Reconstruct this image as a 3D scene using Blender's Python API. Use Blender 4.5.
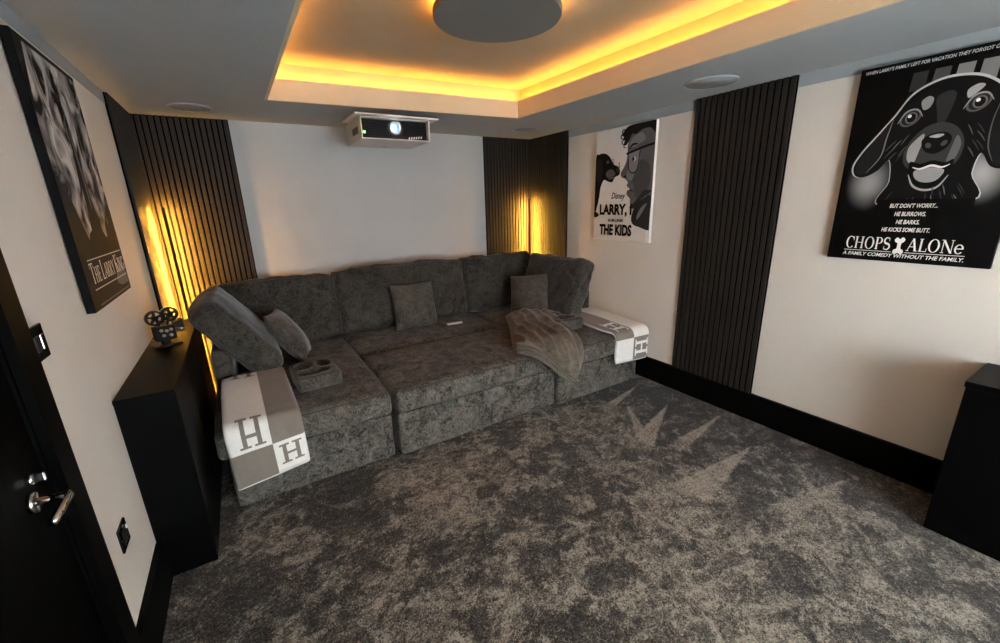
import bpy, bmesh, math, random
import numpy as np
from mathutils import Matrix, Vector, noise as mnoise

for _o in list(bpy.data.objects):
    bpy.data.objects.remove(_o)
SC = bpy.context.scene
COL = SC.collection
PI = math.pi

# ------------------------------------------------------------------ camera, world, exposure
W, H = 3.411, 2.2            # room width, soffit height; back wall at y = 0
YF = -6.00                   # unseen front wall behind the camera, set far back to even the light
cam_d = bpy.data.cameras.new('camera')
cam = bpy.data.objects.new('camera', cam_d)
COL.objects.link(cam)
cam_d.sensor_width = 36.0
cam_d.lens = 413.107 / 1000 * 36.0
cam_d.clip_start = 0.02
cam.matrix_world = Matrix((
    (0.84873955, 0.16798529, -0.50142010, 0.51760),
    (-0.52809022, 0.21975447, -0.82026136, -3.99187),
    (-0.02760253, 0.96098331, 0.27522569, 1.53673),
    (0, 0, 0, 1)))
SC.camera = cam
world = bpy.data.worlds.new('world')
SC.world = world
world.use_nodes = True
world.node_tree.nodes['Background'].inputs[0].default_value = (0.02, 0.022, 0.026, 1)
world.node_tree.nodes['Background'].inputs[1].default_value = 0.3
SC.view_settings.view_transform = 'Standard'
SC.view_settings.look = 'None'
SC.view_settings.gamma = 1.0
SC.view_settings.use_curve_mapping = False
SC.view_settings.exposure = 1.5
BEAM_POWER = 9700.0           # projector beam thrown on the screen wall behind the camera
AMBER = (1.0, 0.46, 0.075)
LED_TRAY = 32.0
LED_DISC = 27.0
LED_BAR = 600.0


# ------------------------------------------------------------------ materials
def lin(c):
    return tuple(((v / 255) / 12.92 if v / 255 <= 0.04045 else ((v / 255 + 0.055) / 1.055) ** 2.4) for v in c)


MATS = {}


def mat(name, rgb, rough=0.6, var=0.08, scale=8.0, bump=0.0, bscale=200.0, metal=0.0, sheen=0.0,
        stretch=(1, 1, 1), spec=0.5, coat=0.0):
    """procedural material: sRGB 0..255 colour varied by noise, with optional fine relief"""
    if name in MATS:
        return MATS[name]
    m = bpy.data.materials.new(name)
    m.use_nodes = True
    nt = m.node_tree
    b = nt.nodes['Principled BSDF']
    b.inputs['Roughness'].default_value = rough
    b.inputs['Metallic'].default_value = metal
    b.inputs['Specular IOR Level'].default_value = spec
    b.inputs['Coat Weight'].default_value = coat
    if sheen:
        b.inputs['Sheen Weight'].default_value = sheen
        b.inputs['Sheen Roughness'].default_value = 0.45
    c = lin(rgb)
    tc = nt.nodes.new('ShaderNodeTexCoord')
    mp = nt.nodes.new('ShaderNodeMapping')
    mp.inputs['Scale'].default_value = stretch
    nt.links.new(tc.outputs['Object'], mp.inputs['Vector'])
    n = nt.nodes.new('ShaderNodeTexNoise')
    n.inputs['Scale'].default_value = scale
    n.inputs['Detail'].default_value = 4
    nt.links.new(mp.outputs['Vector'], n.inputs['Vector'])
    r = nt.nodes.new('ShaderNodeValToRGB')
    r.color_ramp.elements[0].position = 0.3
    r.color_ramp.elements[1].position = 0.7
    r.color_ramp.elements[0].color = tuple(v * (1 - var) for v in c) + (1,)
    r.color_ramp.elements[1].color = tuple(min(1, v * (1 + var)) for v in c) + (1,)
    nt.links.new(n.outputs['Fac'], r.inputs['Fac'])
    nt.links.new(r.outputs['Color'], b.inputs['Base Color'])
    if bump:
        n2 = nt.nodes.new('ShaderNodeTexNoise')
        n2.inputs['Scale'].default_value = bscale
        n2.inputs['Detail'].default_value = 3
        nt.links.new(mp.outputs['Vector'], n2.inputs['Vector'])
        bp = nt.nodes.new('ShaderNodeBump')
        bp.inputs['Strength'].default_value = bump
        bp.inputs['Distance'].default_value = 0.004
        nt.links.new(n2.outputs['Fac'], bp.inputs['Height'])
        nt.links.new(bp.outputs['Normal'], b.inputs['Normal'])
    MATS[name] = m
    return m


def glow(name, rgb, strength):
    m = bpy.data.materials.new(name)
    m.use_nodes = True
    b = m.node_tree.nodes['Principled BSDF']
    b.inputs['Base Color'].default_value = rgb + (1,)
    b.inputs['Emission Color'].default_value = rgb + (1,)
    b.inputs['Emission Strength'].default_value = strength
    return m


def velvet(name, dark, light, scale=9.0, lo=0.36, hi=0.72, bump=0.35, sheen=0.25):
    """crushed velvet: warped noise gives the brushed lighter and darker patches of the nap"""
    m = bpy.data.materials.new(name)
    m.use_nodes = True
    nt = m.node_tree
    b = nt.nodes['Principled BSDF']
    b.inputs['Roughness'].default_value = 0.85
    b.inputs['Specular IOR Level'].default_value = 0.2
    b.inputs['Sheen Weight'].default_value = sheen
    b.inputs['Sheen Roughness'].default_value = 0.4
    tc = nt.nodes.new('ShaderNodeTexCoord')
    mp = nt.nodes.new('ShaderNodeMapping')
    mp.inputs['Location'].default_value = (3.317, 1.731, 2.143)
    mp.inputs['Rotation'].default_value = (0.31, 0.47, 0.62)
    nt.links.new(tc.outputs['Object'], mp.inputs['Vector'])
    n0 = nt.nodes.new('ShaderNodeTexNoise')
    n0.inputs['Scale'].default_value = scale
    n0.inputs['Detail'].default_value = 7
    n0.inputs['Roughness'].default_value = 0.66
    n0.inputs['Distortion'].default_value = 1.6
    nt.links.new(mp.outputs['Vector'], n0.inputs['Vector'])
    n1 = nt.nodes.new('ShaderNodeTexNoise')
    n1.inputs['Scale'].default_value = scale * 5
    n1.inputs['Detail'].default_value = 5
    n1.inputs['Distortion'].default_value = 2.2
    nt.links.new(mp.outputs['Vector'], n1.inputs['Vector'])
    mx = nt.nodes.new('ShaderNodeMath')
    mx.operation = 'MULTIPLY_ADD'
    mx.inputs[1].default_value = 0.48
    nt.links.new(n1.outputs['Fac'], mx.inputs[0])
    sc_ = nt.nodes.new('ShaderNodeMath')
    sc_.operation = 'MULTIPLY'
    sc_.inputs[1].default_value = 0.52
    nt.links.new(n0.outputs['Fac'], sc_.inputs[0])
    nt.links.new(sc_.outputs[0], mx.inputs[2])
    r = nt.nodes.new('ShaderNodeValToRGB')
    r.color_ramp.elements[0].position = lo
    r.color_ramp.elements[1].position = hi
    r.color_ramp.elements[0].color = lin(dark) + (1,)
    r.color_ramp.elements[1].color = lin(light) + (1,)
    nt.links.new(mx.outputs[0], r.inputs['Fac'])
    nt.links.new(r.outputs['Color'], b.inputs['Base Color'])
    bp = nt.nodes.new('ShaderNodeBump')
    bp.inputs['Strength'].default_value = bump
    bp.inputs['Distance'].default_value = 0.01
    nt.links.new(mx.outputs[0], bp.inputs['Height'])
    nt.links.new(bp.outputs['Normal'], b.inputs['Normal'])
    return m


def carpet_mat():
    m = bpy.data.materials.new('carpet')
    m.use_nodes = True
    nt = m.node_tree
    b = nt.nodes['Principled BSDF']
    b.inputs['Roughness'].default_value = 0.95
    b.inputs['Specular IOR Level'].default_value = 0.1
    b.inputs['Sheen Weight'].default_value = 0.15
    at = nt.nodes.new('ShaderNodeAttribute')
    at.attribute_name = 'nap'
    tc = nt.nodes.new('ShaderNodeTexCoord')
    n1 = nt.nodes.new('ShaderNodeTexNoise')
    n1.inputs['Scale'].default_value = 85
    n1.inputs['Detail'].default_value = 5
    n1.inputs['Roughness'].default_value = 0.75
    n1.inputs['Distortion'].default_value = 1.5
    nt.links.new(tc.outputs['Object'], n1.inputs['Vector'])
    sb = nt.nodes.new('ShaderNodeMath')
    sb.operation = 'SUBTRACT'
    sb.inputs[1].default_value = 0.5
    nt.links.new(n1.outputs['Fac'], sb.inputs[0])
    ma = nt.nodes.new('ShaderNodeMath')
    ma.operation = 'MULTIPLY_ADD'
    ma.inputs[1].default_value = 3.6
    nt.links.new(sb.outputs[0], ma.inputs[0])
    n3 = nt.nodes.new('ShaderNodeTexNoise')
    n3.inputs['Scale'].default_value = 38
    n3.inputs['Detail'].default_value = 6
    n3.inputs['Roughness'].default_value = 0.7
    n3.inputs['Distortion'].default_value = 2.5
    nt.links.new(tc.outputs['Object'], n3.inputs['Vector'])
    m3 = nt.nodes.new('ShaderNodeMath')
    m3.operation = 'MULTIPLY_ADD'
    m3.inputs[1].default_value = 1.3
    m3.inputs[2].default_value = -0.65
    nt.links.new(n3.outputs['Fac'], m3.inputs[0])
    a3 = nt.nodes.new('ShaderNodeMath')
    a3.operation = 'ADD'
    nt.links.new(m3.outputs[0], a3.inputs[0])
    nt.links.new(at.outputs['Fac'], a3.inputs[1])
    nt.links.new(a3.outputs[0], ma.inputs[2])
    r = nt.nodes.new('ShaderNodeValToRGB')
    r.color_ramp.elements[0].position = 0.0
    r.color_ramp.elements[1].position = 1.0
    r.color_ramp.elements[0].color = lin((28, 25, 22)) + (1,)
    r.color_ramp.elements[1].color = lin((166, 157, 141)) + (1,)
    e = r.color_ramp.elements.new(0.45)
    e.color = lin((76, 70, 62)) + (1,)
    nt.links.new(ma.outputs[0], r.inputs['Fac'])
    nt.links.new(r.outputs['Color'], b.inputs['Base Color'])
    n2 = nt.nodes.new('ShaderNodeTexNoise')
    n2.inputs['Scale'].default_value = 260
    n2.inputs['Detail'].default_value = 4
    nt.links.new(tc.outputs['Object'], n2.inputs['Vector'])
    bp = nt.nodes.new('ShaderNodeBump')
    bp.inputs['Strength'].default_value = 0.7
    bp.inputs['Distance'].default_value = 0.006
    nt.links.new(n2.outputs['Fac'], bp.inputs['Height'])
    nt.links.new(bp.outputs['Normal'], b.inputs['Normal'])
    return m


M_WALL = mat('wall_paint', (204, 196, 184), 0.85, 0.02, 3, 0.05, 350)
M_BWALL = mat('back_wall_grey', (168, 166, 163), 0.85, 0.02, 3, 0.05, 350)  # darker and greyer than the side walls
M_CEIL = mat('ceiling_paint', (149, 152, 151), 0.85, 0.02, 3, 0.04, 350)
M_TRAY = mat('tray_amber_tint', (166, 146, 116), 0.85, 0.04, 4, 0.05, 200)  # amber light of the strips is partly tinted into this colour
M_FASC = mat('fascia_warm_bounce', (198, 180, 148), 0.85, 0.03, 4, 0.04, 200)  # lighter, warmer copy: bounced amber light put into the colour
M_BLACK = mat('black_satin_paint', (3, 3, 3), 0.55, 0.1, 6, spec=0.08)
M_CONS = mat('black_cabinet_finish', (3, 3, 3), 0.42, 0.1, 5, spec=0.07)
M_DOOR = mat('black_door_paint', (2, 2, 2), 0.5, 0.1, 5, spec=0.05)
M_SLAT = mat('dark_oak_slat', (35, 31, 27), 0.6, 0.35, 6, 0.15, 30, stretch=(14, 14, 0.6), spec=0.2)
M_FELT = mat('black_felt', (5, 5, 5), 0.95, 0.2, 60, 0.2, 300, spec=0.05)
M_SOFA = velvet('crushed_velvet', (19, 18, 16), (122, 115, 105), 6.5, 0.38, 0.68, 0.35, 0.10)
M_BACK = velvet('smooth_velvet', (18, 16, 14), (82, 76, 67), 6.0, 0.36, 0.70, 0.3)
M_PIPE = mat('velvet_piping', (40, 37, 33), 0.85, 0.2, 20, sheen=0.2)
M_PILL = velvet('pillow_velvet', (42, 38, 34), (98, 90, 80), 6.0, 0.35, 0.7, 0.2)
M_BLAN = velvet('blanket_fleece', (60, 53, 45), (124, 112, 97), 7.0, 0.3, 0.75, 0.25)
M_CREAM = mat('cream_wool', (226, 222, 214), 0.9, 0.04, 40, 0.25, 400, sheen=0.2)
M_TAUPE = mat('taupe_wool', (122, 112, 101), 0.9, 0.05, 40, 0.25, 400, sheen=0.2)
M_WHITE = mat('white_plastic', (228, 227, 223), 0.4, 0.02)
M_CASE = mat('white_projector_case', (205, 200, 192), 0.45, 0.02)
M_DARKP = mat('black_plastic', (9, 9, 10), 0.45, 0.05, spec=0.25)
M_CHROME = mat('polished_chrome', (205, 203, 200), 0.12, 0.03, metal=1.0)
M_BLKMET = mat('black_nickel', (30, 28, 27), 0.07, 0.05, metal=0.9)
M_IRON = mat('cast_iron', (6, 5, 5), 0.5, 0.2, 30, spec=0.12)
M_SILV = mat('worn_silver', (150, 145, 138), 0.3, 0.15, 30, metal=0.9)
M_RIM = mat('speaker_rim', (158, 160, 160), 0.5, 0.03)
M_GRILLE = mat('speaker_grille', (128, 130, 130), 0.6, 0.05, 200, 0.3, 900)
M_DISC = mat('disc_paint', (104, 101, 95), 0.85, 0.02, 3, 0.04, 300)
M_SCREEN = mat('screen_cloth', (225, 228, 232), 0.9, 0.01)
M_CANV = mat('canvas_black', (6, 5, 5), 0.6, 0.1, 30, 0.1, 500, spec=0.1)
M_CANVW = mat('canvas_white', (222, 215, 206), 0.6, 0.02, 30, 0.1, 500)
M_GLASS = mat('lens_glass', (20, 24, 40), 0.05, 0.02, coat=1.0)
G = {}


def grey(v, var=0.06):
    if v not in G:
        G[v] = mat('print_grey_%d' % v, (v, int(v * 0.985), int(v * 0.96)), 0.6, var, 14, spec=0.1)
    return G[v]


# ------------------------------------------------------------------ mesh helpers
class MB:
    def __init__(self):
        self.v, self.f, self.m = [], [], []

    def add(self, vs, fs, mi=0):
        o = len(self.v)
        self.v += [tuple(p) for p in vs]
        self.f += [tuple(i + o for i in f) for f in fs]
        self.m += [mi] * len(fs)

    def box(self, x0, x1, y0, y1, z0, z1, mi=0, T=None):
        vs = [Vector((x, y, z)) for z in (z0, z1) for y in (y0, y1) for x in (x0, x1)]
        if T is not None:
            vs = [T @ p for p in vs]
        self.add(vs, [(0, 2, 3, 1), (4, 5, 7, 6), (0, 1, 5, 4), (2, 6, 7, 3), (0, 4, 6, 2), (1, 3, 7, 5)], mi)

    def prism(self, pts, z0, z1, T=None, mi=0):
        n = len(pts)
        vs = [Vector((p[0], p[1], z)) for z in (z0, z1) for p in pts]
        if T is not None:
            vs = [T @ p for p in vs]
        fs = [tuple(range(n - 1, -1, -1)), tuple(range(n, 2 * n))]
        fs += [(i, (i + 1) % n, n + (i + 1) % n, n + i) for i in range(n)]
        self.add(vs, fs, mi)

    def lathe(self, prof, n=32, T=None, mi=0):
        """profile of (radius, z) points turned about local z; closed when radii start and end at 0"""
        vs, fs = [], []
        for r, z in prof:
            for k in range(n):
                a = 2 * PI * k / n
                p = Vector((r * math.cos(a), r * math.sin(a), z))
                vs.append(T @ p if T is not None else p)
        for j in range(len(prof) - 1):
            for k in range(n):
                fs.append((j * n + k, j * n + (k + 1) % n, (j + 1) * n + (k + 1) % n, (j + 1) * n + k))
        self.add(vs, fs, mi)

    def tube(self, path, r, n=8, closed=False, mi=0):
        path = [Vector(p) for p in path]
        L = len(path)
        vs, fs = [], []
        prev = None
        for i, p in enumerate(path):
            a = path[(i - 1) % L] if closed or i > 0 else p
            b = path[(i + 1) % L] if closed or i < L - 1 else p
            t = (b - a).normalized()
            if prev is None:
                u = t.orthogonal().normalized()
            else:
                u = (prev - t * prev.dot(t)).normalized()
            prev = u
            w = t.cross(u)
            for k in range(n):
                an = 2 * PI * k / n
                vs.append(p + (u * math.cos(an) + w * math.sin(an)) * r)
        for i in range(L if closed else L - 1):
            for k in range(n):
                j = (i + 1) % L
                fs.append((i * n + k, i * n + (k + 1) % n, j * n + (k + 1) % n, j * n + k))
        if not closed:
            fs.append(tuple(range(n - 1, -1, -1)))
            fs.append(tuple((L - 1) * n + k for k in range(n)))
        self.add(vs, fs, mi)

    def grid(self, fn, us, vs_, mi=0, mfn=None):
        nu, nv = len(us), len(vs_)
        o = len(self.v)
        for v in vs_:
            for u in us:
                self.v.append(tuple(fn(u, v)))
        for j in range(nv - 1):
            for i in range(nu - 1):
                self.f.append((o + j * nu + i, o + j * nu + i + 1, o + (j + 1) * nu + i + 1, o + (j + 1) * nu + i))
                self.m.append(mfn((us[i] + us[i + 1]) / 2, (vs_[j] + vs_[j + 1]) / 2) if mfn else mi)

    def build(self, name, mats, parent=None, smooth=False, bevel=0.0, fix=False, loc=None):
        me = bpy.data.meshes.new(name)
        me.from_pydata(self.v, [], self.f)
        for mm in (mats if isinstance(mats, (list, tuple)) else [mats]):
            me.materials.append(mm)
        me.polygons.foreach_set('material_index', self.m)
        if smooth:
            me.polygons.foreach_set('use_smooth', [True] * len(self.f))
        if fix:
            bm = bmesh.new()
            bm.from_mesh(me)
            bmesh.ops.remove_doubles(bm, verts=bm.verts, dist=1e-5)
            bmesh.ops.recalc_face_normals(bm, faces=bm.faces)
            bm.to_mesh(me)
            bm.free()
        me.update()
        o = bpy.data.objects.new(name, me)
        COL.objects.link(o)
        if parent is not None:
            o.parent = parent
        if loc is not None:
            o.location = loc
        if bevel:
            bv = o.modifiers.new('bevel', 'BEVEL')
            bv.width = bevel
            bv.segments = 2
            bv.limit_method = 'ANGLE'
        return o


def tag(o, label=None, cat=None, group=None, kind=None):
    if label:
        o['label'] = label
    if cat:
        o['category'] = cat
    if group:
        o['group'] = group
    if kind:
        o['kind'] = kind
    return o


def thing(name, label, cat, loc=(0, 0, 0), rot=None, group=None):
    e = bpy.data.objects.new(name, None)
    e.empty_display_size = 0.1
    COL.objects.link(e)
    e.location = loc
    if rot is not None:
        e.rotation_euler = rot
    return tag(e, label, cat, group)


def bx(name, dims, m, parent=None, bevel=0.003):
    b = MB()
    b.box(*dims)
    return b.build(name, m, parent, bevel=bevel)


def struct(name, dims_list, m, label=None):
    b = MB()
    for d in dims_list:
        b.box(*d)
    o = b.build(name, m)
    o['kind'] = 'structure'
    if label:
        o['label'] = label
    return o


# ------------------------------------------------------------------ the room
TW = 0.12
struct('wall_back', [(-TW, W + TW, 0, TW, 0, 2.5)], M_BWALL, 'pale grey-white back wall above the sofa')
D0, D1, DH = -2.585, -3.345, 2.02      # door opening in the left wall
struct('wall_left', [(-TW, 0, D0, 0, 0, 2.5), (-TW, 0, YF, D1, 0, 2.5), (-TW, 0, D1, D0, DH, 2.5)], M_WALL,
       'pale left wall with the black door')
struct('wall_right', [(W, W + TW, YF, 0, 0, 2.5)], M_WALL, 'pale right wall with two posters')
struct('wall_front', [(-TW, W + TW, YF - TW, YF, 0, 2.5)], M_WALL, 'pale front wall carrying the screen')

# carpet: a fine grid whose nap (brushed light / dark pile) is stored per vertex and lifts the pile a little
rng = np.random.default_rng(7)
LAT = rng.random((256, 256))


def vnoise(x, y, off=0):
    x = x + off * 17.3
    y = y + off * 9.7
    xi, yi = np.floor(x).astype(int), np.floor(y).astype(int)
    fx, fy = x - xi, y - yi
    fx, fy = fx * fx * (3 - 2 * fx), fy * fy * (3 - 2 * fy)
    a, b = LAT[xi % 256, yi % 256], LAT[(xi + 1) % 256, yi % 256]
    c, d = LAT[xi % 256, (yi + 1) % 256], LAT[(xi + 1) % 256, (yi + 1) % 256]
    return (a * (1 - fx) + b * fx) * (1 - fy) + (c * (1 - fx) + d * fx) * fy


def fbm(x, y, off=0, octs=4, g=0.55):
    s, t, a = 0, 0, 1.0
    for k in range(octs):
        s = s + a * vnoise(x * 2 ** k, y * 2 ** k, off + k)
        t += a
        a *= g
    return s / t


NX, NY = 345, 601
gx, gy = np.meshgrid(np.linspace(0, W, NX), np.linspace(YF, 0, NY))
wx = gx + 0.16 * (fbm(gx * 4, gy * 4, 11) - 0.5) + 0.05 * (fbm(gx * 18, gy * 18, 13) - 0.5)
wy = gy + 0.16 * (fbm(gx * 4, gy * 4, 21) - 0.5) + 0.05 * (fbm(gx * 18, gy * 18, 23) - 0.5)
big = fbm(wx * 2.1 + 3, wy * 2.6, 1, 3)
mid_ = fbm(wx * 7.5, wy * 9.5, 5, 4, 0.62)
fine = fbm(wx * 24, wy * 30, 31, 3, 0.7)
lay = 0.9 * (big - 0.5) + 1.0 * (mid_ - 0.5) + 0.7 * (fine - 0.5)
patch = np.clip((lay + 0.10) / 0.16, 0, 1)
patch = patch * patch * (3 - 2 * patch)
strand = np.abs(fbm(wx * 11 + 5, wy * 15, 51, 3, 0.6) - 0.5) * 2
nap = 0.30 + 0.13 * patch + 0.50 * (fine - 0.5) + 0.42 * (mid_ - 0.5) + 0.2 * (big - 0.5) + 0.30 * np.clip(0.22 - strand, 0, 1) / 0.22 * patch
# the nap is darker along the right-hand wall
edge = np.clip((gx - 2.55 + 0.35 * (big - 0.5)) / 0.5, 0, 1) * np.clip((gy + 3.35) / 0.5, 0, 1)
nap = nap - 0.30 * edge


def wedge(tip, base, wid, amt):
    global nap
    tx, ty = tip
    dx, dy = base[0] - tx, base[1] - ty
    L = math.hypot(dx, dy)
    dx, dy = dx / L, dy / L
    s = ((gx - tx) * dx + (gy - ty) * dy) / L
    t = (gx - tx) * -dy + (gy - ty) * dx
    t = t + 0.02 * (fbm(gx * 12, gy * 12, 41) - 0.5)
    half = wid * np.clip(s, 0, 1) / 2
    inside = np.clip((half - np.abs(t)) / 0.012 + 0.5, 0, 1) * (s > 0) * np.clip((1.25 - s) / 0.35, 0, 1)
    nap = nap * (1 - inside) + inside * np.maximum(nap, amt + 0.5 * (fine - 0.5))


wedge((3.144, -2.177), (2.55, -2.43), 0.15, 0.82)
wedge((2.892, -1.98), (2.60, -2.40), 0.10, 0.74)
wedge((3.316, -2.51), (2.76, -2.58), 0.09, 0.80)
wedge((3.076, -2.851), (2.35, -2.90), 0.20, 0.80)
wedge((3.20, -3.32), (2.62, -3.25), 0.13, 0.72)
wedge((3.05, -3.12), (2.80, -3.42), 0.08, 0.72)
wedge((3.28, -1.80), (2.75, -1.95), 0.08, 0.74)
nap = np.clip(nap, 0.0, 1.1)
co = np.stack([gx, gy, 0.004 * (nap - 0.5) + 0.003 * (fine - 0.5) - 0.003], -1).reshape(-1, 3)
idx = np.arange(NX * NY).reshape(NY, NX)
quads = np.stack([idx[:-1, :-1], idx[:-1, 1:], idx[1:, 1:], idx[1:, :-1]], -1).reshape(-1, 4)
me = bpy.data.meshes.new('floor')
me.vertices.add(len(co))
me.vertices.foreach_set('co', co.astype(np.float32).ravel())
me.loops.add(quads.size)
me.loops.foreach_set('vertex_index', quads.astype(np.int32).ravel())
me.polygons.add(len(quads))
me.polygons.foreach_set('loop_start', np.arange(0, quads.size, 4, dtype=np.int32))
me.polygons.foreach_set('use_smooth', np.ones(len(quads), dtype=bool))
me.update()
me.validate()
at = me.attributes.new('nap', 'FLOAT', 'POINT')
at.data.foreach_set('value', nap.astype(np.float32).ravel())
me.materials.append(carpet_mat())
floor = bpy.data.objects.new('floor', me)
COL.objects.link(floor)
tag(floor, 'mottled dark grey carpet with brushed pile', kind='structure')
bx('subfloor', (0, W, YF, 0, -0.06, -0.02), M_FELT, floor, 0)

# ceiling: dropped soffit round a lit tray
TRAY = [(0.812, -0.795), (2.612, -0.938), (2.735, -5.10), (0.850, -5.10)]     # tray opening: back-left, back-right, front-right, front-left
LIP, TOP, SET, FT = 2.325, 2.435, 0.095, 0.018
SGN = [(-1, 1), (1, 1), (1, -1), (-1, -1)]


def offs(d):
    return [(p[0] + q[0] * d, p[1] + q[1] * d) for p, q in zip(TRAY, SGN)]


def ring_prism(b, inner, outer, z0, z1, sides=(0, 1, 2, 3), T=None):
    for k in sides:
        l = (k + 1) % 4
        b.prism([inner[l], inner[k], outer[k], outer[l]], z0, z1, T)


b = MB()
b.box(-TW, W + TW, YF - TW, TW, TOP, TOP + 0.08)
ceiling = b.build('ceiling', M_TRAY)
tag(ceiling, 'pale recessed tray ceiling washed amber by hidden light strips', kind='structure')
b = MB()
ring_prism(b, offs(0.004), [(0, 0), (W, 0), (W, YF), (0, YF)], H, H + 0.02)
b.build('soffit', M_CEIL, ceiling, fix=True)
b = MB()                                              # fascia boards round the opening
ring_prism(b, offs(0), offs(FT), H - 0.0008, LIP)
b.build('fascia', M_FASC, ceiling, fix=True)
b = MB()                                              # set-back upstand behind the light trough
ring_prism(b, offs(SET), offs(SET + 0.02), H + 0.02, TOP)
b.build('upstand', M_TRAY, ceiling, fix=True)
M_LED = glow('amber_led', AMBER, LED_TRAY)
zl = LIP - 0.006
for k, lab in enumerate(('amber light strip in the tray trough along the projector side',
                         'amber light strip in the tray trough on the poster wall side',
                         'amber light strip in the tray trough opposite the projector',
                         'amber light strip in the tray trough on the door side')):
    p0, p1 = offs(0.036)[k], offs(0.036)[(k + 1) % 4]
    c = ((p0[0] + p1[0]) / 2, (p0[1] + p1[1]) / 2, H + 0.02)
    t = thing('led_strip', lab, 'light strip', c, group='amber strips hidden in the ceiling tray')
    Ti = Matrix.Translation((-c[0], -c[1], -c[2]))
    for nm, a, q, z0, z1, mm in (('led_tape', 0.030, 0.042, zl - 0.006, zl, M_LED), ('profile', 0.032, 0.040, H + 0.02, zl - 0.006, M_WHITE)):
        b = MB()
        ring_prism(b, offs(a), offs(q), z0, z1, (k,), Ti)
        b.build(nm, mm, t, fix=True)

# paint of the soffit carried a few centimetres down the side walls
struct('trim_1', [(W - 0.003, W, YF, -0.64, 2.132, H)], M_CEIL, 'narrow band of ceiling paint along the top of the right wall')
struct('trim_2', [(0, 0.003, YF, -0.635, 2.137, H)], M_CEIL, 'narrow band of ceiling paint along the top of the left wall')
BB = 0.195
struct('baseboard_right', [(W - 0.022, W, -3.652, 0, 0, BB)], M_BLACK, 'tall black skirting along the right wall')
struct('baseboard_left', [(0, 0.022, -2.49, -1.996, 0, BB), (0, 0.022, YF, -3.44, 0, BB)], M_BLACK,
       'tall black skirting between console and door')
struct('baseboard_back', [(0.66, 2.76, -0.022, 0, 0, BB)], M_BLACK, 'tall black skirting along the back wall')

# ------------------------------------------------------------------ door in the left wall
door = thing('door_1', 'plain black door with chrome lever handle in the left wall', 'door', (0, (D0 + D1) / 2, 0))
door['kind'] = 'structure'
yc = (D0 + D1) / 2
b = MB()
b.box(0, 0.022, D0 - yc, D0 - yc + 0.093, 0, DH + 0.093)
b.box(0, 0.022, D1 - yc - 0.093, D1 - yc, 0, DH + 0.093)
b.box(0, 0.022, D1 - yc, D0 - yc, DH, DH + 0.093)
b.build('architrave', M_DOOR, door)
b = MB()
b.box(-TW, 0, D0 - yc - 0.012, D0 - yc, 0, DH)
b.box(-TW, 0, D1 - yc, D1 - yc + 0.012, 0, DH)
b.box(-TW, 0, D1 - yc + 0.012, D0 - yc - 0.012, DH - 0.012, DH)
b.build('door_lining', M_DOOR, door)
leaf = bx('door_leaf', (-0.045, -0.006, D1 - yc + 0.014, D0 - yc - 0.014, 0.006, DH - 0.014), M_DOOR, door, 0.002)
hy, hz = -2.700 - yc, 0.885
hd = thing('lever_handle', None, None, (0, hy, hz))
hd.parent = door
RX = Matrix.Rotation(PI / 2, 4, 'Y')
b = MB()
b.lathe([(0, -0.006), (0.026, -0.006), (0.026, 0.004), (0.022, 0.006), (0, 0.006)], 28, RX)
b.build('rose', M_CHROME, hd, True)
b = MB()
b.tube([(0.0, 0, 0), (0.052, 0, 0), (0.058, -0.002, 0), (0.062, -0.008, 0), (0.062, -0.118, 0)], 0.0095, 12)
b.build('lever', M_CHROME, hd, True)
b = MB()
b.lathe([(0, -0.006), (0.014, -0.006), (0.014, 0.003), (0, 0.004)], 24, Matrix.Translation((0, 0.022, 0.050)) @ RX)
b.box(0.003, 0.024, 0.018, 0.026, 0.040, 0.062)
b.build('thumb_turn', M_CHROME, hd, bevel=0.002)


# ------------------------------------------------------------------ slatted acoustic panels, one object per slat
def slat_panel(label, o, ax, length, z0, z1, n, wall_n):
    """o: start corner on the wall, ax: unit direction along the wall, wall_n: direction into the room"""
    t = thing('slat_panel', label, 'wall panel', (o[0], o[1], z0), group='dark slatted wall panels')
    R_ = Matrix((( ax[0], wall_n[0], 0, 0), (ax[1], wall_n[1], 0, 0), (0, 0, 1, 0), (0, 0, 0, 1)))
    b = MB()
    b.box(0, length, 0.0005, 0.010, 0, z1 - z0, T=R_)
    b.build('felt_backing', M_FELT, t, fix=True)
    pitch = length / n
    w = pitch * 0.68
    b = MB()
    b.box(-w / 2, w / 2, 0.010, 0.022, 0, z1 - z0, T=R_)
    first = b.build('slat', M_SLAT, t, bevel=0.0015, fix=True)
    for k in range(n):
        s = first if k == 0 else first.copy()
        if k:
            COL.objects.link(s)
            s.parent = t
        s.location = Vector((ax[0], ax[1], 0)) * (pitch * (k + 0.5))
    return t


slat_panel('dark slat panel on the left wall beside the glowing corner lamp', (0, -0.024, 0), (0, -1), 0.613, 0.0, H - 0.002, 16, (1, 0))
slat_panel('dark slat panel on the back wall next to the film projector ornament', (0.0, 0, 0), (1, 0), 0.592, 0.0, H - 0.002, 16, (0, -1))
slat_panel('dark slat panel on the back wall behind the small leaning pillow and corner cushion', (2.812, 0, 0), (1, 0), W - 2.812, 0.0, H - 0.002, 16, (0, -1))
slat_panel('dark slat panel on the right wall at the corner lamp beside the white poster', (W, -0.024, 0), (0, -1), 0.621, BB, H - 0.002, 16, (-1, 0))
slat_panel('dark slat strip on the right wall between the two posters', (W, -2.002, 0), (0, -1), 0.641, BB, H - 0.002, 16, (-1, 0))

# ------------------------------------------------------------------ corner lamps
M_BAR = glow('amber_led_bar', (1.0, 0.47, 0.06), LED_BAR)


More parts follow.
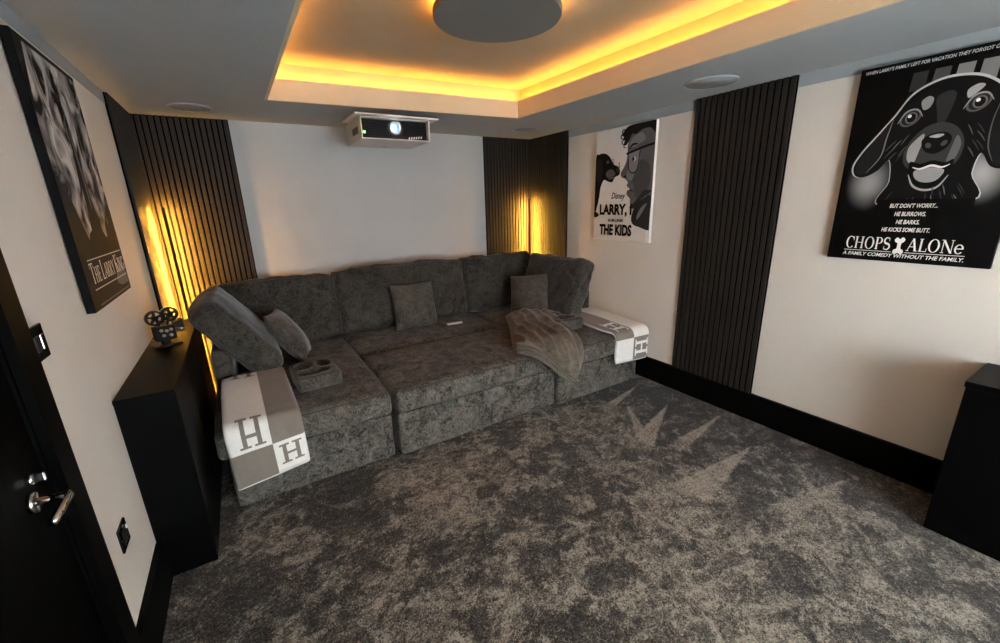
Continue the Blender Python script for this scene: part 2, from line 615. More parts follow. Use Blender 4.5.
def corner_lamp(label, x, y, face):
    t = thing('corner_lamp', label, 'floor lamp', (x, y, 0), (0, 0, math.atan2(face[1], face[0])), 'slim corner floor lamps')
    b = MB()
    b.lathe([(0, 0), (0.06, 0), (0.06, 0.008), (0.056, 0.012), (0, 0.012)], 32)
    b.build('base', M_DARKP, t)
    bx('post', (-0.006, 0.0, -0.011, 0.011, 0.012, 1.575), M_DARKP, t, 0.001)
    bx('led_diffuser', (0.0, 0.009, -0.003, 0.003, 0.05, 1.560), M_BAR, t, 0)
    return t


corner_lamp('slim black corner lamp glowing amber behind the console', 0.088, -0.135, (-1, 1))
corner_lamp('slim black corner lamp glowing amber by the white poster wall', 3.322, -0.098, (1, 1))

# ------------------------------------------------------------------ console on the left
cons = thing('console_cabinet', 'tall narrow black console along the left wall by the sofa', 'console', (0, -1.3, 0))
CW, CH = 0.192, 0.853
bx('carcass', (0.001, CW - 0.004, -0.696 + 0.004, 0.66, 0, CH - 0.02), M_CONS, cons, 0.002)
bx('top', (0.001, CW, -0.696, 0.662, CH - 0.02, CH), M_CONS, cons, 0.002)
for y0, y1 in ((-0.69, -0.242), (-0.238, 0.208), (0.212, 0.658)):
    bx('side_door', (CW - 0.004, CW, y0, y1, 0.06, CH - 0.023), M_CONS, cons, 0.0015)

# cabinet by the right wall at the front
rc = thing('media_cabinet', 'low black cabinet against the right wall under the dog poster', 'cabinet', (3.228, -4.03, 0))
bx('carcass', (-0.178, 0.182, -0.41, 0.375, 0, 0.727), M_CONS, rc, 0.002)
bx('top', (-0.183, 0.182, -0.415, 0.38, 0.727, 0.752), M_CONS, rc, 0.002)
for y0, y1 in ((-0.405, -0.018), (-0.014, 0.372)):
    bx('door', (-0.183, -0.178, y0, y1, 0.05, 0.722), M_CONS, rc, 0.0015)


# ------------------------------------------------------------------ upholstery
def cushion(name, size, m, parent, T, puff=(0.02, 0.03, 0.02), r=0.035, wr=0.006, seed=0, n=22, piping='', post=None,
            sag=0.0):
    """rounded box, size along local x, y, z; puff swells the faces; wr = wrinkle relief; sag droops the top corners"""
    hx, hy_, hz_ = size[0] / 2, size[1] / 2, size[2] / 2
    bm = bmesh.new()
    bmesh.ops.create_cube(bm, size=2.0)
    bmesh.ops.subdivide_edges(bm, edges=bm.edges, cuts=n, use_grid_fill=True)
    rr = min(r, hx * 0.98, hy_ * 0.98, hz_ * 0.98)
    for v in bm.verts:
        u = v.co.copy()
        # bunch the grid towards the edges so that the rounding gets vertices
        u = Vector([math.copysign(1 - (1 - abs(c)) ** 1.5 if abs(c) < 1 else 1, c) for c in u])
        p = Vector((u.x * hx, u.y * hy_, u.z * hz_))
        q = Vector((max(-hx + rr, min(hx - rr, p.x)), max(-hy_ + rr, min(hy_ - rr, p.y)), max(-hz_ + rr, min(hz_ - rr, p.z))))
        dlt = p - q
        nrm = dlt.normalized() if dlt.length > 1e-9 else Vector((0, 0, 1))
        p = q + nrm * rr
        fx, fy, fz = 1 - u.x ** 2, 1 - u.y ** 2, 1 - u.z ** 2
        if abs(u.x) > 0.999:
            p.x += math.copysign(puff[0] * (fy * fz) ** 0.6, u.x)
        if abs(u.y) > 0.999:
            p.y += math.copysign(puff[1] * (fx * fz) ** 0.6, u.y)
        if abs(u.z) > 0.999:
            p.z += math.copysign(puff[2] * (fx * fy) ** 0.6, u.z)
        if sag:
            p.z -= sag * max(0, u.z) * (abs(u.x) ** 3)
        if wr:
            s = p * 5 + Vector((seed * 3.7, seed, seed * 1.3))
            d = mnoise.fractal(s, 0.9, 2.0, 3) * wr + mnoise.noise(p * 16 + Vector((seed, 0, 0))) * wr * 0.4
            p += nrm * d
        if post:
            p = post(p, u)
        v.co = p
    me = bpy.data.meshes.new(name)
    bm.to_mesh(me)
    bm.free()
    me.polygons.foreach_set('use_smooth', [True] * len(me.polygons))
    me.materials.append(m)
    o = bpy.data.objects.new(name, me)
    COL.objects.link(o)
    o.parent = parent
    o.matrix_local = T
    k = rr * 0.30

    def rect(a, b, ra, fn):
        pts = []
        for cx, cy, a0 in ((a - ra, b - ra, 0), (-a + ra, b - ra, 90), (-a + ra, -b + ra, 180), (a - ra, -b + ra, 270)):
            for s in range(5):
                t = math.radians(a0 + s * 22.5)
                pts.append(fn(cx + ra * math.cos(t), cy + ra * math.sin(t)))
        out = []
        for i, p in enumerate(pts):                     # subdivide the straight runs so the welt follows the sag
            q = pts[(i + 1) % len(pts)]
            ns = max(1, int((Vector(q) - Vector(p)).length / 0.06))
            out += [tuple(Vector(p).lerp(Vector(q), j / ns)) for j in range(ns)]
        if sag:
            out = [(p[0], p[1], p[2] - sag * max(0, p[2] / hz_) * (abs(p[0] / hx) ** 3)) for p in out]
        return out
    for ch in piping:
        b = MB()
        if ch in 'fb':
            s = -1 if ch == 'f' else 1
            b.tube(rect(hx - k, hz_ - k, rr, lambda x, z: (x, s * (hy_ - k), z)), 0.005, 6, True)
        else:
            s = 1 if ch == 't' else -1
            b.tube(rect(hx - k, hy_ - k, rr, lambda x, y: (x, y, s * (hz_ - k))), 0.005, 6, True)
        b.build('piping', M_PIPE, o, True)
    return o


def TR(x, y, z, rz=0, tilt=0, roll=0):
    return (Matrix.Translation((x, y, z)) @ Matrix.Rotation(math.radians(rz), 4, 'Z')
            @ Matrix.Rotation(math.radians(-tilt), 4, 'X') @ Matrix.Rotation(math.radians(roll), 4, 'Y'))


ZB, ZS = 0.302, 0.458       # top of the bases, top edge of the seat cushions


def base(par, x0, x1, y0, y1, seed):
    hgt = ZB - 0.010
    return cushion('base', (x1 - x0, y1 - y0, hgt), M_SOFA, par, TR((x0 + x1) / 2, (y0 + y1) / 2, 0.004 + hgt / 2),
                   (0.004, 0.005, 0.0), 0.018, 0.004, seed)


def seat(par, x0, x1, y0, y1, seed):
    return cushion('seat_cushion', (x1 - x0, y1 - y0, ZS - ZB), M_SOFA, par,
                   TR((x0 + x1) / 2, (y0 + y1) / 2, (ZB + ZS) / 2), (0.012, 0.014, 0.016), 0.035, 0.006, seed, 26, 't')


FL, FM, FR = -1.660, -1.690, -1.725      # front lines of the modules
# left chaise
cl = thing('sofa_chaise', 'grey crushed-velvet chaise module at the console end of the sofa', 'sofa', (0, 0, 0), group='sofa modules')
base(cl, 0.275, 1.138, FL, -0.03, 1)
seat(cl, 0.240, 1.140, FL - 0.026, -0.13, 2)
cushion('back_frame', (0.88, 0.085, 0.66), M_BACK, cl, TR(0.70, -0.078, 0.35), (0, 0.004, 0.004), 0.025, 0.003, 3, 14)
cushion('arm', (0.105, 1.0, 0.42), M_BACK, cl, TR(0.298, -0.535, 0.50), (0.004, 0.004, 0.006), 0.03, 0.003, 4, 14)
cushion('back_cushion', (0.86, 0.17, 0.545), M_BACK, cl, TR(0.705, -0.235, 0.730, 0, 11), (0.010, 0.055, 0.010), 0.030, 0.015, 5, 22, 'f', sag=0.02)
cushion('side_cushion', (0.74, 0.165, 0.58), M_BACK, cl, TR(0.400, -0.705, 0.752, 90, 35), (0.008, 0.050, 0.010), 0.032, 0.014, 6, 22, 'fb', sag=0.02)
# middle seat
cm = thing('armless_sofa', 'grey crushed-velvet middle seat of the sofa against the back wall', 'sofa', (0, 0, 0), group='sofa modules')
base(cm, 1.154, 2.410, -0.908, -0.03, 7)
seat(cm, 1.154, 2.410, -0.908, -0.13, 8)
cushion('back_frame', (1.24, 0.085, 0.66), M_BACK, cm, TR(1.78, -0.078, 0.35), (0, 0.004, 0.004), 0.025, 0.003, 9, 14)
cushion('back_cushion', (1.225, 0.17, 0.56), M_BACK, cm, TR(1.757, -0.235, 0.738, 0, 11), (0.010, 0.06, 0.010), 0.030, 0.016, 10, 24, 'f', sag=0.015)
# ottoman that fills the middle
ot = thing('sofa_ottoman', 'large grey crushed-velvet ottoman filling the gap between the chaises', 'ottoman', (0, 0, 0), group='sofa modules')
base(ot, 1.168, 2.408, FM, -0.938, 11)
seat(ot, 1.162, 2.410, FM - 0.026, -0.938, 12)
# right chaise
cr = thing('sofa_chaise', 'grey crushed-velvet chaise module along the poster wall', 'sofa', (0, 0, 0), group='sofa modules')
base(cr, 2.424, 3.300, FR, -0.03, 13)
seat(cr, 2.424, 3.345, FR - 0.026, -0.13, 14)
cushion('back_frame', (0.88, 0.085, 0.66), M_BACK, cr, TR(2.87, -0.078, 0.35), (0, 0.004, 0.004), 0.025, 0.003, 15, 14)
cushion('arm', (0.10, 0.95, 0.42), M_BACK, cr, TR(3.288, -0.610, 0.50), (0.004, 0.004, 0.006), 0.03, 0.003, 16, 14)
cushion('back_cushion', (0.80, 0.17, 0.545), M_BACK, cr, TR(2.785, -0.235, 0.735, 0, 11), (0.010, 0.055, 0.010), 0.030, 0.015, 17, 22, 'f', sag=-0.012)
cushion('side_cushion', (0.79, 0.165, 0.55), M_BACK, cr, TR(3.060, -0.862, 0.745, -90, 19), (0.010, 0.055, 0.010), 0.030, 0.015, 18, 22, 'f', sag=-0.01)


def pillow(label, s, T, seed):
    """square scatter pillow: thin pinched edges, full middle"""
    t = thing('scatter_pillow', label, 'pillow', T.translation, group='square scatter pillows')
    t.rotation_euler = T.to_euler()
    n = 28
    us = [-1 + 2 * i / n for i in range(n + 1)]
    us = [math.copysign(1 - (1 - abs(u)) ** 1.4, u) for u in us]
    b = MB()
    for sd in (-1, 1):
        def fn(u, v, sd=sd):
            k = 1 - 0.07 * (1 - v * v)
            k2 = 1 - 0.07 * (1 - u * u)
            x, z = u * s / 2 * k, v * s / 2 * k2
            th = 0.078 * ((1 - u ** 2) * (1 - v ** 2)) ** 0.42
            p = Vector((x, 0, z))
            w = mnoise.fractal(p * 9 + Vector((seed, sd, 0)), 0.9, 2, 3) * 0.009 * ((1 - u * u) * (1 - v * v)) ** 0.3
            return (x, sd * (th + w) if (abs(u) < 0.999 and abs(v) < 0.999) else 0, z)
        b.grid(fn, us, us if sd > 0 else us[::-1])
    b.build('cover', M_PILL, t, True, fix=True)
    b = MB()
    pts = []
    for sx, sz, ex, ez in ((-1, -1, 1, -1), (1, -1, 1, 1), (1, 1, -1, 1), (-1, 1, -1, -1)):
        for i in range(10):
            u, v = sx + (ex - sx) * i / 10, sz + (ez - sz) * i / 10
            pts.append((u * s / 2 * (1 - 0.07 * (1 - v * v)), 0, v * s / 2 * (1 - 0.07 * (1 - u * u))))
    b.tube(pts, 0.004, 6, True)
    b.build('seam', M_PIPE, t, True)
    return t


pillow('small grey velvet pillow leaning on the side cushion at the console end', 0.40, TR(0.705, -0.765, 0.668, 80, 30, 6), 1)
pillow('small square grey velvet pillow propped in the middle of the sofa', 0.41, TR(1.765, -0.470, 0.665, 3, 16, 1.5), 2)
pillow('small grey velvet pillow leaning in the lamp-lit corner by the poster wall', 0.42, TR(2.825, -0.800, 0.668, -56, 22, -8), 3)


# ------------------------------------------------------------------ things draped over the seat front
def draper(yf, zt, r=0.04):
    def f(x, y, h):
        e = (yf + r) - y
        if e <= 0:
            return Vector((x, y, zt + h))
        if e < r * PI / 2:
            a = e / r
            return Vector((x, yf + r - (r + h) * math.sin(a), zt - r + (r + h) * math.cos(a)))
        return Vector((x, yf - h, zt - r - (e - r * PI / 2)))
    return f


def arange(a, b, st):
    n = max(2, int(round(abs(b - a) / st)) + 1)
    return [a + (b - a) * i / (n - 1) for i in range(n)]


def hrects():
    """serif H in a unit square"""
    R_ = [(0.16, 0.32, 0.0, 1.0), (0.68, 0.84, 0.0, 1.0), (0.32, 0.68, 0.44, 0.56)]
    for cx in (0.24, 0.76):
        for y0, y1 in ((0, 0.09), (0.91, 1.0)):
            R_ += [(cx - 0.20, cx - 0.08, y0, y1), (cx + 0.08, cx + 0.20, y0, y1)]
    return R_


def throw(label, x0, x1, y0, s_front, yf, zt, slant, hem_skew, split, cells, letters, rot=False, wav=0.0, thick=0.0):
    """x0..x1 wide, from y0 (on the seat) to s_front of cloth over the front edge; cells(u, s) -> 0 cream / 1 taupe"""
    f = draper(yf, zt)
    t = thing('folded_throw', label, 'throw blanket', ((x0 + x1) / 2, (y0 + yf) / 2, zt), group='folded throws with letter H')
    off = Vector(t.location)
    s0 = -(y0 - yf)

    def pos(u, s, h):
        x = x0 + (x1 - x0) * u + slant * (s / 0.7)
        ss = s + (hem_skew * (1 - u) * max(0, min(1, (s + 0.05) / 0.2)))
        w = wav * mnoise.noise(Vector((x * 9, ss * 7, 1.7)))
        edge = min(1.0, min(u, 1 - u) / 0.035)
        h = h + thick * max(0.0, min(1.0, (-s - 0.10) / 0.35)) * (h - 0.004) / 0.026
        return f(x, yf - ss, h * (0.55 + 0.45 * math.sqrt(max(0, edge))) + w) - off
    us = sorted(set([round(v, 4) for v in arange(0, 1, 0.04) + [0.008, 0.02, 0.98, 0.992, split]]))
    ss = sorted(set([round(v, 4) for v in arange(s0, s_front, 0.018) + [c for c in cells['lines'] if s0 < c < s_front]]))
    b = MB()
    b.grid(lambda u, s: pos(u, s, 0.030), us, ss, 0, lambda u, s: cells['fn'](u, s))
    b.grid(lambda u, s: pos(u, s, 0.004), us[::-1], ss)
    for uu in (0, 1):
        b.grid(lambda h, s, uu=uu: pos(uu, s, h), [0.004, 0.030] if uu else [0.030, 0.004], ss)
    b.grid(lambda u, h: pos(u, s_front, h), us, [0.030, 0.004])
    b.grid(lambda u, h: pos(u, s0, h), us, [0.004, 0.030])
    b.build('cloth', [M_CREAM, M_TAUPE], t, True, fix=True)
    for k, (u_cut, hh, dl) in enumerate(((0.0, 0.022, 0.010), (0.02, 0.012, 0.018))):   # folded layers below, seen at the hem
        b = MB()
        ys = arange(s_front - 0.05, s_front + dl, 0.01)
        uu = arange(0.01 + u_cut, 0.985, 0.05)
        b.grid(lambda u, s: pos(u, s, hh), uu, ys)
        b.grid(lambda u, s: pos(u, s, hh - 0.007), uu[::-1], ys)
        b.grid(lambda u, h: pos(u, ys[-1], h), uu, [hh, hh - 0.007])
        b.build('folded_layer', M_CREAM if k == 0 else M_TAUPE, t, True, fix=True)
    for (ua, ub, sa, sb, mm) in letters:
        b = MB()
        for (a0, a1, c0, c1) in hrects():
            if rot:
                a0, a1, c0, c1 = c0, c1, a0, a1
            U = arange(ua + (ub - ua) * a0, ua + (ub - ua) * a1, 0.03)
            S_ = arange(sb - (sb - sa) * c1, sb - (sb - sa) * c0, 0.01)
            S_ = [s for s in S_ if s > s0]
            if len(S_) > 1:
                b.grid(lambda u, s: pos(u, s, 0.0318), U, S_)
        b.build('letter', mm, t, True)
    return t


throw('cream and taupe throw lettered H hung over the chaise beside the console', 0.285, 0.640, -1.075, 0.262, FL - 0.040, 0.478, 0.018, 0.045,
      0.555,
      {'lines': [0.088], 'fn': lambda u, s: (1 if s > 0.088 else 0) if u < 0.555 else (0 if s > 0.088 else 1)},
      [(0.14, 0.50, -0.040, 0.070, M_TAUPE), (0.61, 0.95, 0.108, 0.220, M_TAUPE), (0.14, 0.52, -0.68, -0.55, M_TAUPE)], wav=0.004, thick=0.036)
throw('taupe and cream throw with rotated letter H over the chaise by the skirting', 2.968, 3.355, -1.08, 0.235, FR - 0.040, 0.478, 0.0, -0.02,
      0.50,
      {'lines': [0.03], 'fn': lambda u, s: (0 if s > 0.03 else 1) if u < 0.5 else (1 if s > 0.03 else 0)},
      [(0.10, 0.44, -0.23, -0.01, M_CREAM), (0.55, 0.95, 0.050, 0.210, M_CREAM)], rot=True, wav=0.006, thick=0.02)

# crumpled blanket
fB = draper(FR - 0.070, 0.480, 0.14)
P0, P1 = Vector((2.77, -0.90)), Vector((2.29, -1.805))
dB = (P1 - P0)
LB = dB.length
dB = dB / LB
dA = Vector((-dB.y, dB.x)) * -1.0
if dA.x < 0:
    dA = -dA
bl = thing('blanket', 'crumpled taupe-grey fleece blanket spilling over the sofa front edge', 'blanket', (2.55, -1.35, 0.48))


def blanket_pos(a, bb, top=True, k=0.0):
    s = bb / LB
    wid = 0.52 - 0.02 * math.sin(s * 5)
    skew = 0.13 * a * s                     # the hem runs obliquely
    p = P0 + dB * (bb + skew) + dA * (a * wid)
    ed = 1 - abs(2 * a) ** 4
    ends = min(1, s / 0.10) * 1.0
    h = (0.014 + 0.082 * ed ** 0.6 * (0.5 + 0.5 * ends)) if top else 0.004
    if top:
        ph = a * 34 - 13.0 * s + 3.0 * mnoise.noise(Vector((a * 3, s * 3, 2)))
        amp = 0.024 * (0.35 + 0.65 * min(1, s * 1.6)) * ed
        h += amp * ((1 - abs(math.sin(ph * 0.5)) * 1.6) * 0.8 + 0.6 * mnoise.fractal(Vector((a * 11, s * 4.5, 0.3)), 0.8, 2, 4))
        h += 0.022 * mnoise.noise(Vector((a * 4.2, s * 5, 8))) * ed * (1 - 0.5 * s)
        h += 0.02 * math.exp(-((s - 0.05) / 0.06) ** 2) * ed
        h = max(h, 0.010)
    return fB(p.x, p.y, h + k) - Vector(bl.location)


As = [math.copysign(0.5 - 0.5 * (1 - abs(u)) ** 1.5, u) for u in [-1 + 2 * i / 70 for i in range(71)]]
Bs = arange(0, LB, 0.014)
b = MB()
b.grid(lambda a, s: blanket_pos(a, s), As, Bs)
b.grid(lambda a, s: blanket_pos(a, s, False), As[::-1], Bs)
for a in (-0.5, 0.5):
    b.grid(lambda s, q, a=a: blanket_pos(a, s, q > 0.5), Bs if a > 0 else Bs[::-1], [0, 1])
for s in (0, Bs[-1]):
    b.grid(lambda a, q, s=s: blanket_pos(a, s, q > 0.5), As, [0, 1])
b.build('fleece', M_BLAN, bl, True, fix=True)
for k, (hh, dl) in enumerate(((0.072, 0.012), (0.046, 0.026), (0.020, 0.040))):      # stacked folds at the hem
    b = MB()
    us = arange(-0.47, 0.47 - 0.03 * k, 0.03)

    def hem(a, q, hh=hh, dl=dl):
        ang = q * 2 * PI
        bb = Bs[-1] - 0.012 + dl + 0.014 * math.cos(ang)
        s = 1.0
        p = P0 + dB * (bb + 0.13 * a) + dA * (a * (0.52 - 0.02 * math.sin(5)))
        return fB(p.x, p.y, hh + 0.0125 * math.sin(ang) + 0.006 * mnoise.noise(Vector((a * 7, hh * 90, 0)))) - Vector(bl.location)
    b.grid(hem, us, [i / 10 for i in range(11)])
    b.build('hem_fold', M_BLAN, bl, True, fix=True)


# cup-holder trays
def cup_tray(label, x, y, rz, seed):
    t = thing('cupholder_cushion', label, 'cup holder', (x, y, 0.473), (0, 0, math.radians(rz)), 'velvet cup-holder cushions')
    w, d, h = 0.255, 0.31, 0.095

    def post(p, u):
        if u.z > 0.98:
            dz = 0
            for cx, cy, rx_, ry_ in ((-0.020, -0.080, 0.088, 0.040), (-0.060, 0.055, 0.050, 0.062), (0.062, 0.050, 0.042, 0.066)):
                q = ((p.x - cx) / rx_) ** 2 + ((p.y - cy) / ry_) ** 2
                dz = max(dz, min(1, max(0, (1.25 - q) / 0.5)))
            p.z -= 0.062 * dz
        if u.y < -0.98:
            p.y -= 0.005 * math.sin(math.atan2(p.z + 0.06, p.x) * 22) * max(0, 1 - abs(u.x)) ** 0.5
        return p
    cushion('padded_body', (w, d, h), M_PILL, t, TR(0, 0, h / 2), (0.004, 0.006, 0.004), 0.022, 0.003, seed, 44, 't', post)
    return t


cup_tray('grey velvet cup-holder cushion next to the hanging throw at the console end', 0.785, -1.275, 3, 41)
cup_tray('grey velvet cup-holder cushion tucked behind the crumpled blanket', 2.830, -1.265, -10, 42)

# small white remote on the middle seat
rm = thing('remote_control', 'small slim white remote lying on the middle seat', 'remote', (2.07, -0.655, 0.479), (0, 0, math.radians(-6)))
bx('body', (-0.072, 0.072, -0.016, 0.016, 0, 0.014), M_WHITE, rm, 0.004)
for k in range(4):
    b = MB()
    b.lathe([(0, 0.0135), (0.005, 0.0135), (0.005, 0.0152), (0, 0.0155)], 10, Matrix.Translation((-0.045 + 0.026 * k, 0, 0)))
    b.build('button', grey(150), rm, True)

# ------------------------------------------------------------------ film projector ornament
fp = thing('film_projector_ornament', 'black model of an old film projector with two reels on the console', 'ornament', (0.096, -1.270, CH), (0, 0, math.radians(205)))
RYX = Matrix.Rotation(PI / 2, 4, 'X')      # discs stand upright, facing local -y / +y
b = MB()
b.prism([(-0.062, -0.028), (0.062, -0.028), (0.062, 0.028), (-0.062, 0.028)], 0, 0.012)
b.prism([(-0.022, -0.016), (0.022, -0.016), (0.016, 0.016), (-0.016, 0.016)], 0.012, 0.036)
b.build('foot', M_IRON, fp, bevel=0.003)
bx('body', (-0.045, 0.045, -0.024, 0.024, 0.036, 0.112), M_IRON, fp, 0.004)
for x, z in ((-0.024, 0.090), (-0.004, 0.086), (0.018, 0.092), (-0.020, 0.060), (0.012, 0.064)):
    for sd in (-1, 1):
        b = MB()
        b.lathe([(0, 0.024), (0.008, 0.024), (0.008, 0.029), (0.004, 0.031), (0, 0.031)], 12,
                Matrix.Translation((x, 0, z)) @ (RYX if sd < 0 else RYX.inverted()))
        b.build('roller', M_SILV, fp, True)
b = MB()
LT = Matrix.Translation((-0.045, 0, 0.080)) @ Matrix.Rotation(-PI / 2, 4, 'Y')
b.lathe([(0, 0), (0.014, 0), (0.014, 0.020), (0.018, 0.022), (0.018, 0.042), (0.014, 0.043), (0.012, 0.036), (0, 0.036)], 20, LT)
b.build('lens_barrel', M_SILV, fp, True)
b = MB()
b.prism([(-0.046, 0.094), (-0.086, 0.084), (-0.086, 0.134), (-0.046, 0.118)], -0.022, 0.022, RYX)
b.build('lens_hood', M_IRON, fp, fix=True)
b = MB()
b.tube([(0.02, -0.026, 0.05), (0.02, -0.044, 0.05), (0.04, -0.044, 0.034), (0.04, -0.060, 0.034)], 0.003, 8)
b.build('crank', M_SILV, fp, True)
for cx, cz, r in ((0.026, 0.158, 0.040), (-0.040, 0.166, 0.038)):
    t = Matrix.Translation((cx, 0.0, cz)) @ RYX
    b = MB()
    for zz in (-0.010, 0.006):
        b.lathe([(r - 0.009, zz), (r, zz), (r, zz + 0.004), (r - 0.009, zz + 0.004), (r - 0.009, zz)], 28, t)
        b.lathe([(0, zz), (0.010, zz), (0.010, zz + 0.004), (0, zz + 0.004)], 16, t)
        for k in range(5):
            b.box(0.008, r - 0.006, -0.004, 0.004, zz, zz + 0.004, T=t @ Matrix.Rotation(2 * PI * k / 5 + 0.3, 4, 'Z'))
    b.lathe([(0, -0.010), (0.014, -0.010), (0.014, 0.010), (0, 0.010)], 16, t)
    reel = b.build('reel', M_IRON, fp)
    b = MB()
    b.tube([t @ Vector((r * math.cos(2 * PI * k / 36), r * math.sin(2 * PI * k / 36), 0.010)) for k in range(36)], 0.0022, 6, True)
    b.build('reel_rim', M_SILV, reel, True)
b = MB()
b.tube([(0.026, 0, 0.158), (0.012, 0, 0.108)], 0.005, 8)
b.tube([(-0.040, 0, 0.166), (-0.020, 0, 0.108)], 0.005, 8)
b.build('reel_arm', M_IRON, fp, True)


# ------------------------------------------------------------------ switch and socket on the left wall
def wall_plate(name, label, cat, y, z, w, h, kind):
    t = thing(name, label, cat, (0, y, z))
    bx('plate', (0.0005, 0.008, -w / 2, w / 2, -h / 2, h / 2), M_BLKMET, t, 0.002)
    if kind == 'switch':
        for k in (-0.5, 0.5):
            bx('rocker', (0.008, 0.013, k * 0.038 - 0.011, k * 0.038 + 0.011, -0.021, 0.021), M_DARKP if k < 0 else M_CHROME, t, 0.002)  # one rocker in chrome to put a white glint there
    else:
        bx('socket_insert', (0.007, 0.010, -w * 0.32, w * 0.32, -h * 0.30, h * 0.30), M_DARKP, t, 0.002)
        for yy, zz, a, c in ((0, 0.013, 0.003, 0.005), (-0.011, -0.008, 0.004, 0.002), (0.011, -0.008, 0.004, 0.002)):
            bx('pin_slot', (0.0095, 0.0104, yy - a, yy + a, zz - c, zz + c), M_FELT, t, 0)
        bx('rocker', (0.010, 0.014, w * 0.20, w * 0.30, 0.012, 0.026), M_WHITE, t, 0.001)
    for k in (-1, 1):
        b = MB()
        b.lathe([(0, 0.007), (0.0035, 0.007), (0.003, 0.0085), (0, 0.009)], 10, Matrix.Translation((0, k * w * 0.41, 0)) @ RX)
        b.build('screw', M_CHROME, t, True)
    return t


wall_plate('light_switch', 'glossy black double light switch beside the door frame', 'switch', -2.424, 1.206, 0.100, 0.095, 'switch')
wall_plate('power_socket', 'glossy black power socket low on the wall between door and console', 'socket', -2.293, 0.468, 0.088, 0.088, 'socket')


# ------------------------------------------------------------------ ceiling fittings
def ceiling_speaker(label, x, y, r):
    t = thing('ceiling_speaker', label, 'speaker', (x, y, H), group='round ceiling speakers')
    b = MB()
    b.lathe([(r - 0.010, 0), (r, 0), (r, -0.004), (r - 0.003, -0.008), (r - 0.010, -0.008), (r - 0.010, 0)], 48)
    b.build('rim', M_RIM, t, True)
    b = MB()
    b.lathe([(0, 0.0), (r - 0.010, 0.0), (r - 0.010, -0.006), (0, -0.007)], 48)
    b.build('grille', M_GRILLE, t, True)


ceiling_speaker('round flush ceiling speaker above the slat corner at the console end', 0.387, -0.382, 0.125)
ceiling_speaker('round flush ceiling speaker above the lamp corner by the white poster', 2.972, -0.537, 0.122)
ceiling_speaker('round flush ceiling speaker above the slat strip between the posters', 3.075, -2.313, 0.150)

DX, DY, DR, DZ = 1.700, -2.112, 0.296, 2.355
dl = thing('ceiling_disc_light', 'round floating ceiling disc with amber halo inside the tray', 'ceiling light', (DX, DY, DZ))
b = MB()
b.lathe([(0, 0), (DR - 0.004, 0), (DR, 0.004), (DR, 0.028), (DR - 0.006, 0.032), (0, 0.032)], 96)
b.build('disc', M_DISC, dl)
b = MB()
b.lathe([(0, 0.032), (0.10, 0.032), (0.10, TOP - DZ), (0, TOP - DZ)], 40)
b.build('hanger', M_WHITE, dl)
b = MB()
b.lathe([(DR - 0.055, 0.0322), (DR - 0.035, 0.0322), (DR - 0.035, 0.038), (DR - 0.055, 0.038), (DR - 0.055, 0.0322)], 96)
b.build('halo_strip', glow('amber_led_disc', AMBER, LED_DISC), dl)

# ------------------------------------------------------------------ projector under the soffit
PX0, PX1, PY0, PY1, PZ0, PZ1 = 1.365, 1.878, -0.825, -0.385, 2.000, 2.146
pj = thing('video_projector', 'white boxed video projector with glowing lens hung below the ceiling', 'projector', ((PX0 + PX1) / 2, (PY0 + PY1) / 2, PZ0))
hw, hdp, hh = (PX1 - PX0) / 2, (PY1 - PY0) / 2, PZ1 - PZ0
hs = MB()
hs.box(-hw, hw, -hdp, hdp, 0, 0.008)
hs.box(-hw, -hw + 0.008, -hdp, hdp, 0.008, hh)
hs.box(hw - 0.008, hw, -hdp, hdp, 0.008, hh)
hs.box(-hw + 0.008, hw - 0.008, hdp - 0.008, hdp, 0.008, hh)
hs.box(-hw + 0.008, hw - 0.008, -hdp, hdp - 0.008, hh - 0.006, hh)
hs = hs.build('housing', M_CASE, pj, bevel=0.002)
fy = -hdp + 0.045
bx('front_panel', (-hw + 0.008, hw - 0.008, fy, fy + 0.30, 0.010, hh - 0.008), M_DARKP, pj, 0.002)
for k in range(11):
    z = 0.018 + k * 0.0108
    for xa, xb in ((-hw + 0.014, -0.062), (0.062, hw - 0.014)):
        bx('grille_slat', (xa, xb, fy - 0.004, fy, z, z + 0.005), M_BLACK, pj, 0)
for k in range(8):
    bx('side_vent', (-hw - 0.0008, -hw, -0.14 + k * 0.022, -0.128 + k * 0.022, 0.045, 0.092), M_FELT, hs, 0)
LTm = Matrix.Translation((0.0, fy, 0.088)) @ RYX
b = MB()
b.lathe([(0.036, 0.0), (0.052, 0.0), (0.052, 0.012), (0.046, 0.022), (0.040, 0.022), (0.037, 0.010), (0.036, 0.0)], 40, LTm)
ring = b.build('lens_ring', M_SILV, pj, True)
b = MB()
b.lathe([(0, 0.012), (0.022, 0.009), (0.037, 0.004)], 32, LTm)
b.build('lens_glass', glow('lens_light', (0.35, 0.60, 1.0), 0.10), pj, True)
b = MB()
b.lathe([(0, 0.021), (0.011, 0.018), (0.015, 0.008)], 24, LTm @ Matrix.Translation((-0.008, 0, 0)))
b.build('lamp_spot', glow('lamp_light', (0.9, 0.96, 1.0), 15.0), pj, True)
b = MB()
b.lathe([(0, 0), (0.008, 0), (0.008, 0.003), (0, 0.004)], 16, Matrix.Translation((-hw + 0.030, fy - 0.003, 0.050)) @ RYX)
b.build('status_light', glow('green_led', (0.12, 1.0, 0.10), 4.0), pj, True)
for k in range(6):
    b = MB()
    b.prism([(0.098 + k * 0.019, 0.014), (0.104 + k * 0.019, 0.030), (0.112 + k * 0.019, 0.030), (0.106 + k * 0.019, 0.014)],
            -0.0, 0.001, Matrix.Translation((0, fy - 0.0045, k * 0.002)) @ RYX)
    b.build('printed_mark', M_WHITE, pj, fix=True)
